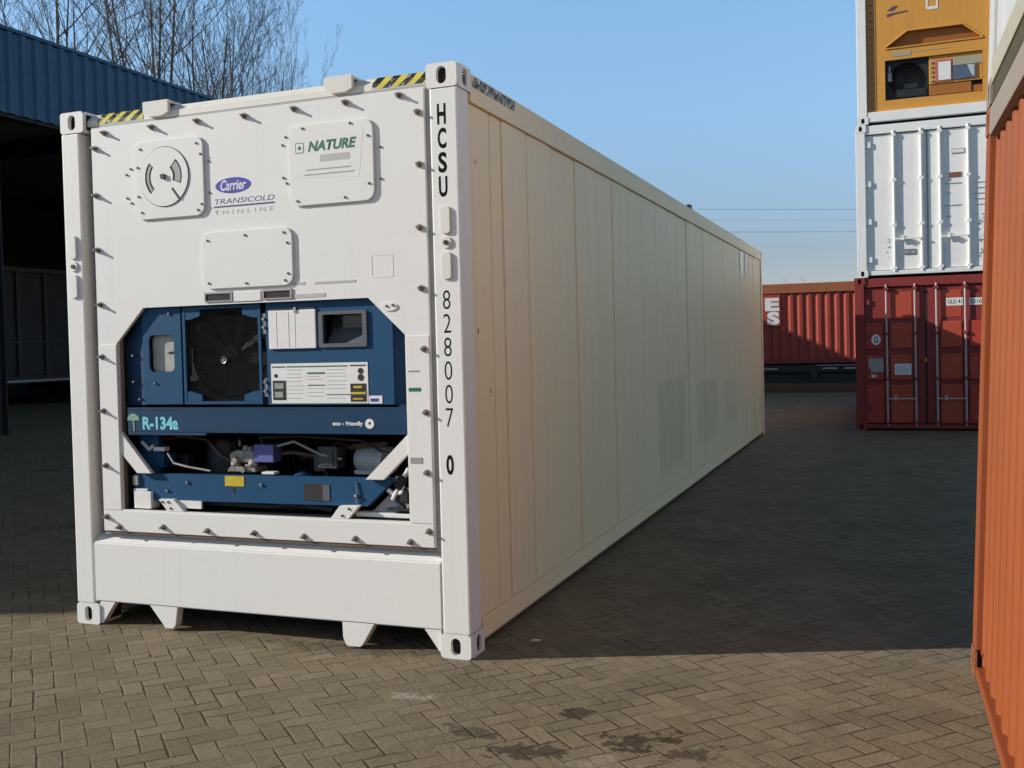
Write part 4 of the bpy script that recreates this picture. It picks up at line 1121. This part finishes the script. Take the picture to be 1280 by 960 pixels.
# ------------------------------------------------------------------ shed on the left
SHED = thing('open_shed', 'long open fronted shed with dark blue corrugated fascia', 'shed', (0, 0, 0))
SX, SY0, SY1, SBX = -14., -4.1, 28., -30.
mb = MB(); corrugated(mb, SY1-SY0, 6.26, 7.86, -.05, .34, SX, flat=.32, slope=.18)
for v in mb.b.verts: v.co.y += SY0
part('fascia', mb, M_CLAD, SHED)
part('eave_trim', MB().box(SX-.12, SX+.02, SY0, SY1, 7.862, 7.93), M_CLAD, SHED)
part('fascia_beam', MB().box(SX-.40, SX-.10, SY0, SY1, 6.20, 6.50), M_SHEDIN, SHED)
part('roof', MB().box(SBX, SX-.13, SY0, SY1, 7.80, 7.88), M_ROOF, SHED)
part('back_wall', MB().box(SBX-.2, SBX, SY0-.3, SY1+.3, 0, 7.95), M_SHEDIN, SHED)
part('end_wall', MB().box(SBX-.1, SX-.02, SY0-.2, SY0+.1, 0, 7.9), M_CLAD, SHED)
part('end_wall', MB().box(SBX-.1, SX-.02, SY1-.1, SY1+.2, 0, 7.9), M_CLAD, SHED)
for y in (-3.9, 3.0, 10.35, 18.4, 27.6):
    mb = MB(); mb.box(SX-.36, SX-.12, y, y+.02, 0, 6.2); mb.box(SX-.36, SX-.12, y+.28, y+.30, 0, 6.2); mb.box(SX-.25, SX-.23, y+.02, y+.28, 0, 6.2)
    part('column', mb, M_SHEDIN, SHED)
    part('rafter', MB().box(SBX, SX-.4, y+.05, y+.25, 7.3, 7.78), M_SHEDIN, SHED)
TR = thing('ribbed_trailer', 'tall dark brown ribbed tipper trailer parked inside the open shed', 'trailer', (-22, 12, 0))
mb = MB(); mb.box(-2.4, 0, 0, 12.5, .95, 4.05)
part('body', mb, M_SKIP, TR)
mb = MB()
for k in range(12): mb.box(.001, .09, .2+k*1.05, .32+k*1.05, .95, 4.0, .01)
mb.box(.001, .10, 0, 12.5, 4.0, 4.14, .01); mb.box(.001, .07, 0, 12.5, 1.92, 1.98)
part('ribs', mb, plain('rib_brown', srgb(62, 53, 44), .7), TR)
mb = MB(); mb.box(-2.2, -.02, 0, 12.5, .72, .94); part('chassis', mb, M_FRAME, TR)
part('side_rail', MB().box(.01, .06, .5, 12., .76, .82), M_STEEL, TR)
for y in (2.0, 3.3, 9.6, 10.9):
    for x in (-2.2, -.35): part('wheel', MB().cyl((x, y, .48), (x+.33, y, .48), .48, .48, 24), M_RUBBER, TR)

# ------------------------------------------------------------------ bare trees beyond the shed
def tree_mesh(seed, Ht, spread=.30, stems=1, lean=0., dens=1.):
    r = random.Random(seed)
    trunk = MB(); crown = MB()
    def prism(mb, p, q, a, b, n):
        d = (q-p)
        if d.length < 1e-4: return
        z = d.normalized(); x = z.orthogonal().normalized(); y = z.cross(x)
        A = [mb.b.verts.new(p + (x*math.cos(2*math.pi*k/n) + y*math.sin(2*math.pi*k/n))*a) for k in range(n)]
        B = [mb.b.verts.new(q + (x*math.cos(2*math.pi*k/n) + y*math.sin(2*math.pi*k/n))*b) for k in range(n)]
        for k in range(n): mb.b.faces.new((A[k], A[(k+1) % n], B[(k+1) % n], B[k]))
    def grow(p, d, ln, rad, lvl):
        mb = trunk if lvl <= 1 else crown
        n = 7 if lvl == 0 else 5 if lvl == 1 else 3
        segs = 9 if lvl == 0 else 7 if lvl == 1 else 5 if lvl == 2 else 3
        kids = []
        for k in range(segs):
            t = (k+1)/segs
            d = (d + Vector((r.gauss(0, 1), r.gauss(0, 1), r.gauss(0, .5)))*(.05, .09, .13, .15)[min(lvl, 3)] + Vector((0, 0, .09 if lvl else .02))).normalized()
            q = p + d*(ln/segs)
            ra = rad*(1-.80*(k/segs)); rb = rad*(1-.80*t)
            prism(mb, p, q, max(ra, .0075), max(rb, .006), n)
            kids.append((q.copy(), d.copy(), t, max(rb, .010)))
            p = q
        if lvl >= 4: return
        cnt = (int(13*dens), int(7*dens), 5, 2)[lvl]
        lo = (.28, .22, .15, .1)[lvl]
        for c in range(cnt):
            t = lo + (1-lo)*(c + r.random())/cnt
            kk = min(len(kids)-1, int(t*len(kids)))
            q, dd, tt, rr = kids[kk]
            az = r.uniform(0, 2*math.pi)
            side = Vector((math.cos(az), math.sin(az), 0))
            ang = R(r.uniform(24, 44)) if lvl == 0 else R(r.uniform(20, 44))
            nd = (dd*math.cos(ang) + (side - dd*side.dot(dd)).normalized()*math.sin(ang)).normalized()
            nl = ln*(spread*1.35 if lvl == 0 else .46 if lvl == 1 else .50 if lvl == 2 else .5)*(1.25-.62*tt)*r.uniform(.7, 1.2)
            grow(q, nd, nl, max(.008, rr*(.55 if lvl == 0 else .6)), lvl+1)
    for s in range(stems):
        a = 2*math.pi*s/stems + r.random()
        d0 = Vector((math.cos(a)*(.16 if stems > 1 else .03), math.sin(a)*(.16 if stems > 1 else .03), 1)).normalized()
        grow(Vector((0, 0, -.05)), d0, Ht*(1 if stems == 1 else .93), Ht*(.0085 if stems == 1 else .0080), 0)
    return trunk, crown
protos = []
def make_tree(kind, seed, Ht, **kw):
    tr_, cr_ = tree_mesh(seed, Ht, **kw)
    root = thing('bare_tree', 'bare tree', 'tree', group='bare trees behind the blue shed')
    part('trunk', tr_, M_BARK, root); part('crown', cr_, M_BARK, root)
    return root
P_TALL = make_tree('tall', 11, 20., spread=.27, stems=1, dens=.9)
P_MULTI = make_tree('multi', 5, 17., spread=.30, stems=3, dens=.82)
P_SMALL = make_tree('small', 23, 14., spread=.24, stems=2, dens=.6)
usedp = set()
def plant(proto, x, y, h, rz, label, sxy=1.):
    base_h = {P_TALL: 20., P_MULTI: 17., P_SMALL: 14.}[proto]
    if proto in usedp:
        r_ = proto.copy(); COL.objects.link(r_)
        for c in proto.children: cpy(c, r_)
    else:
        r_ = proto; usedp.add(proto)
    k = h/base_h
    r_.location = (x, y, 0); r_.rotation_euler = (0, 0, rz); r_.scale = (k*sxy, k*sxy, k)
    r_['label'] = label
plant(P_TALL, -39.4, 36, 22.5, .3, 'leftmost tall bare tree above the blue fascia, cut by the frame top')
plant(P_TALL, -36.4, 35, 21.5, 2.0, 'second tall bare tree from the left above the blue fascia')
plant(P_MULTI, -34.6, 36, 20.5, 1.1, 'forked tall bare tree standing third from the left above the fascia')
plant(P_TALL, -33.2, 38, 22., 4.0, 'tall slender bare tree fourth from the left, above the left casting of the white container')
plant(P_MULTI, -31.4, 36, 20.5, 2.6, 'forked bare tree fifth from the left with a dense tangle of twigs')
plant(P_TALL, -29.6, 35.5, 19.5, 5.2, 'tall bare tree sixth from the left, just above the middle of the fascia')
plant(P_MULTI, -27.9, 37, 18.4, .2, 'bushy bare tree above the low right end of the blue fascia')
plant(P_MULTI, -27.6, 36, 17.6, 3.3, 'broad bare tree behind the white container roof, fullest of the clump', .8)
plant(P_MULTI, -27.2, 37.5, 16.6, 4.7, 'bare tree at the right flank of the dense clump, over the container roof', .65)
plant(P_SMALL, -25.4, 36, 17.4, .9, 'shorter thin bare tree just right of the dense clump', .5)
plant(P_SMALL, -24.2, 36.5, 16.8, 2.2, 'sparse bare tree, second last of the row, left of the right roof lug', .4)
plant(P_SMALL, -22.9, 36, 15.6, 4.1, 'lowest thin bare tree of the row, at its right end', .3)
FT = P_SMALL.copy(); COL.objects.link(FT)
for c in P_SMALL.children: cpy(c, FT)
FT.location = (-8.3, 120, 0); FT.scale = (.4, .4, .555)
if 'group' in FT: del FT['group']
FT['label'] = 'tiny distant bare tree peeping over the faded red container'

# ------------------------------------------------------------------ overhead wires far off
dirw = (Vector((-3.27, 160.1, 0)) - Vector((-22.55, 147.5, 0))).normalized()
for z, nm in ((20.27, 'topmost'), (18.73, 'middle'), (16.97, 'lowest')):
    a = Vector((-22.55, 147.5, z)) - dirw*70; b = Vector((-3.27, 160.1, z)) + dirw*70
    mb = MB()
    pts = [a.lerp(b, k/12) - Vector((0, 0, .9*math.sin(math.pi*k/12) - .9*math.sin(math.pi*5.5/12))) for k in range(13)]
    for p, q in zip(pts, pts[1:]): mb.cyl(p, q, .022 if nm != 'middle' else .013, seg=5, caps=False)
    o = part('power_line', mb, M_CABLE, None)
    tag(o, nm + ' of three thin overhead wires crossing the sky above the red container', 'wire', 'overhead wires')

# ------------------------------------------------------------------ scraps on the paving
mb = MB(); mb.prism([(.170, .385), (.215, .395), (.218, .41), (.185, .41)], .002, .008, axis='z'); tag(part('paper_scrap', mb, M_PAPER, None), 'small white paper scrap in the shade beside the white container', 'litter')
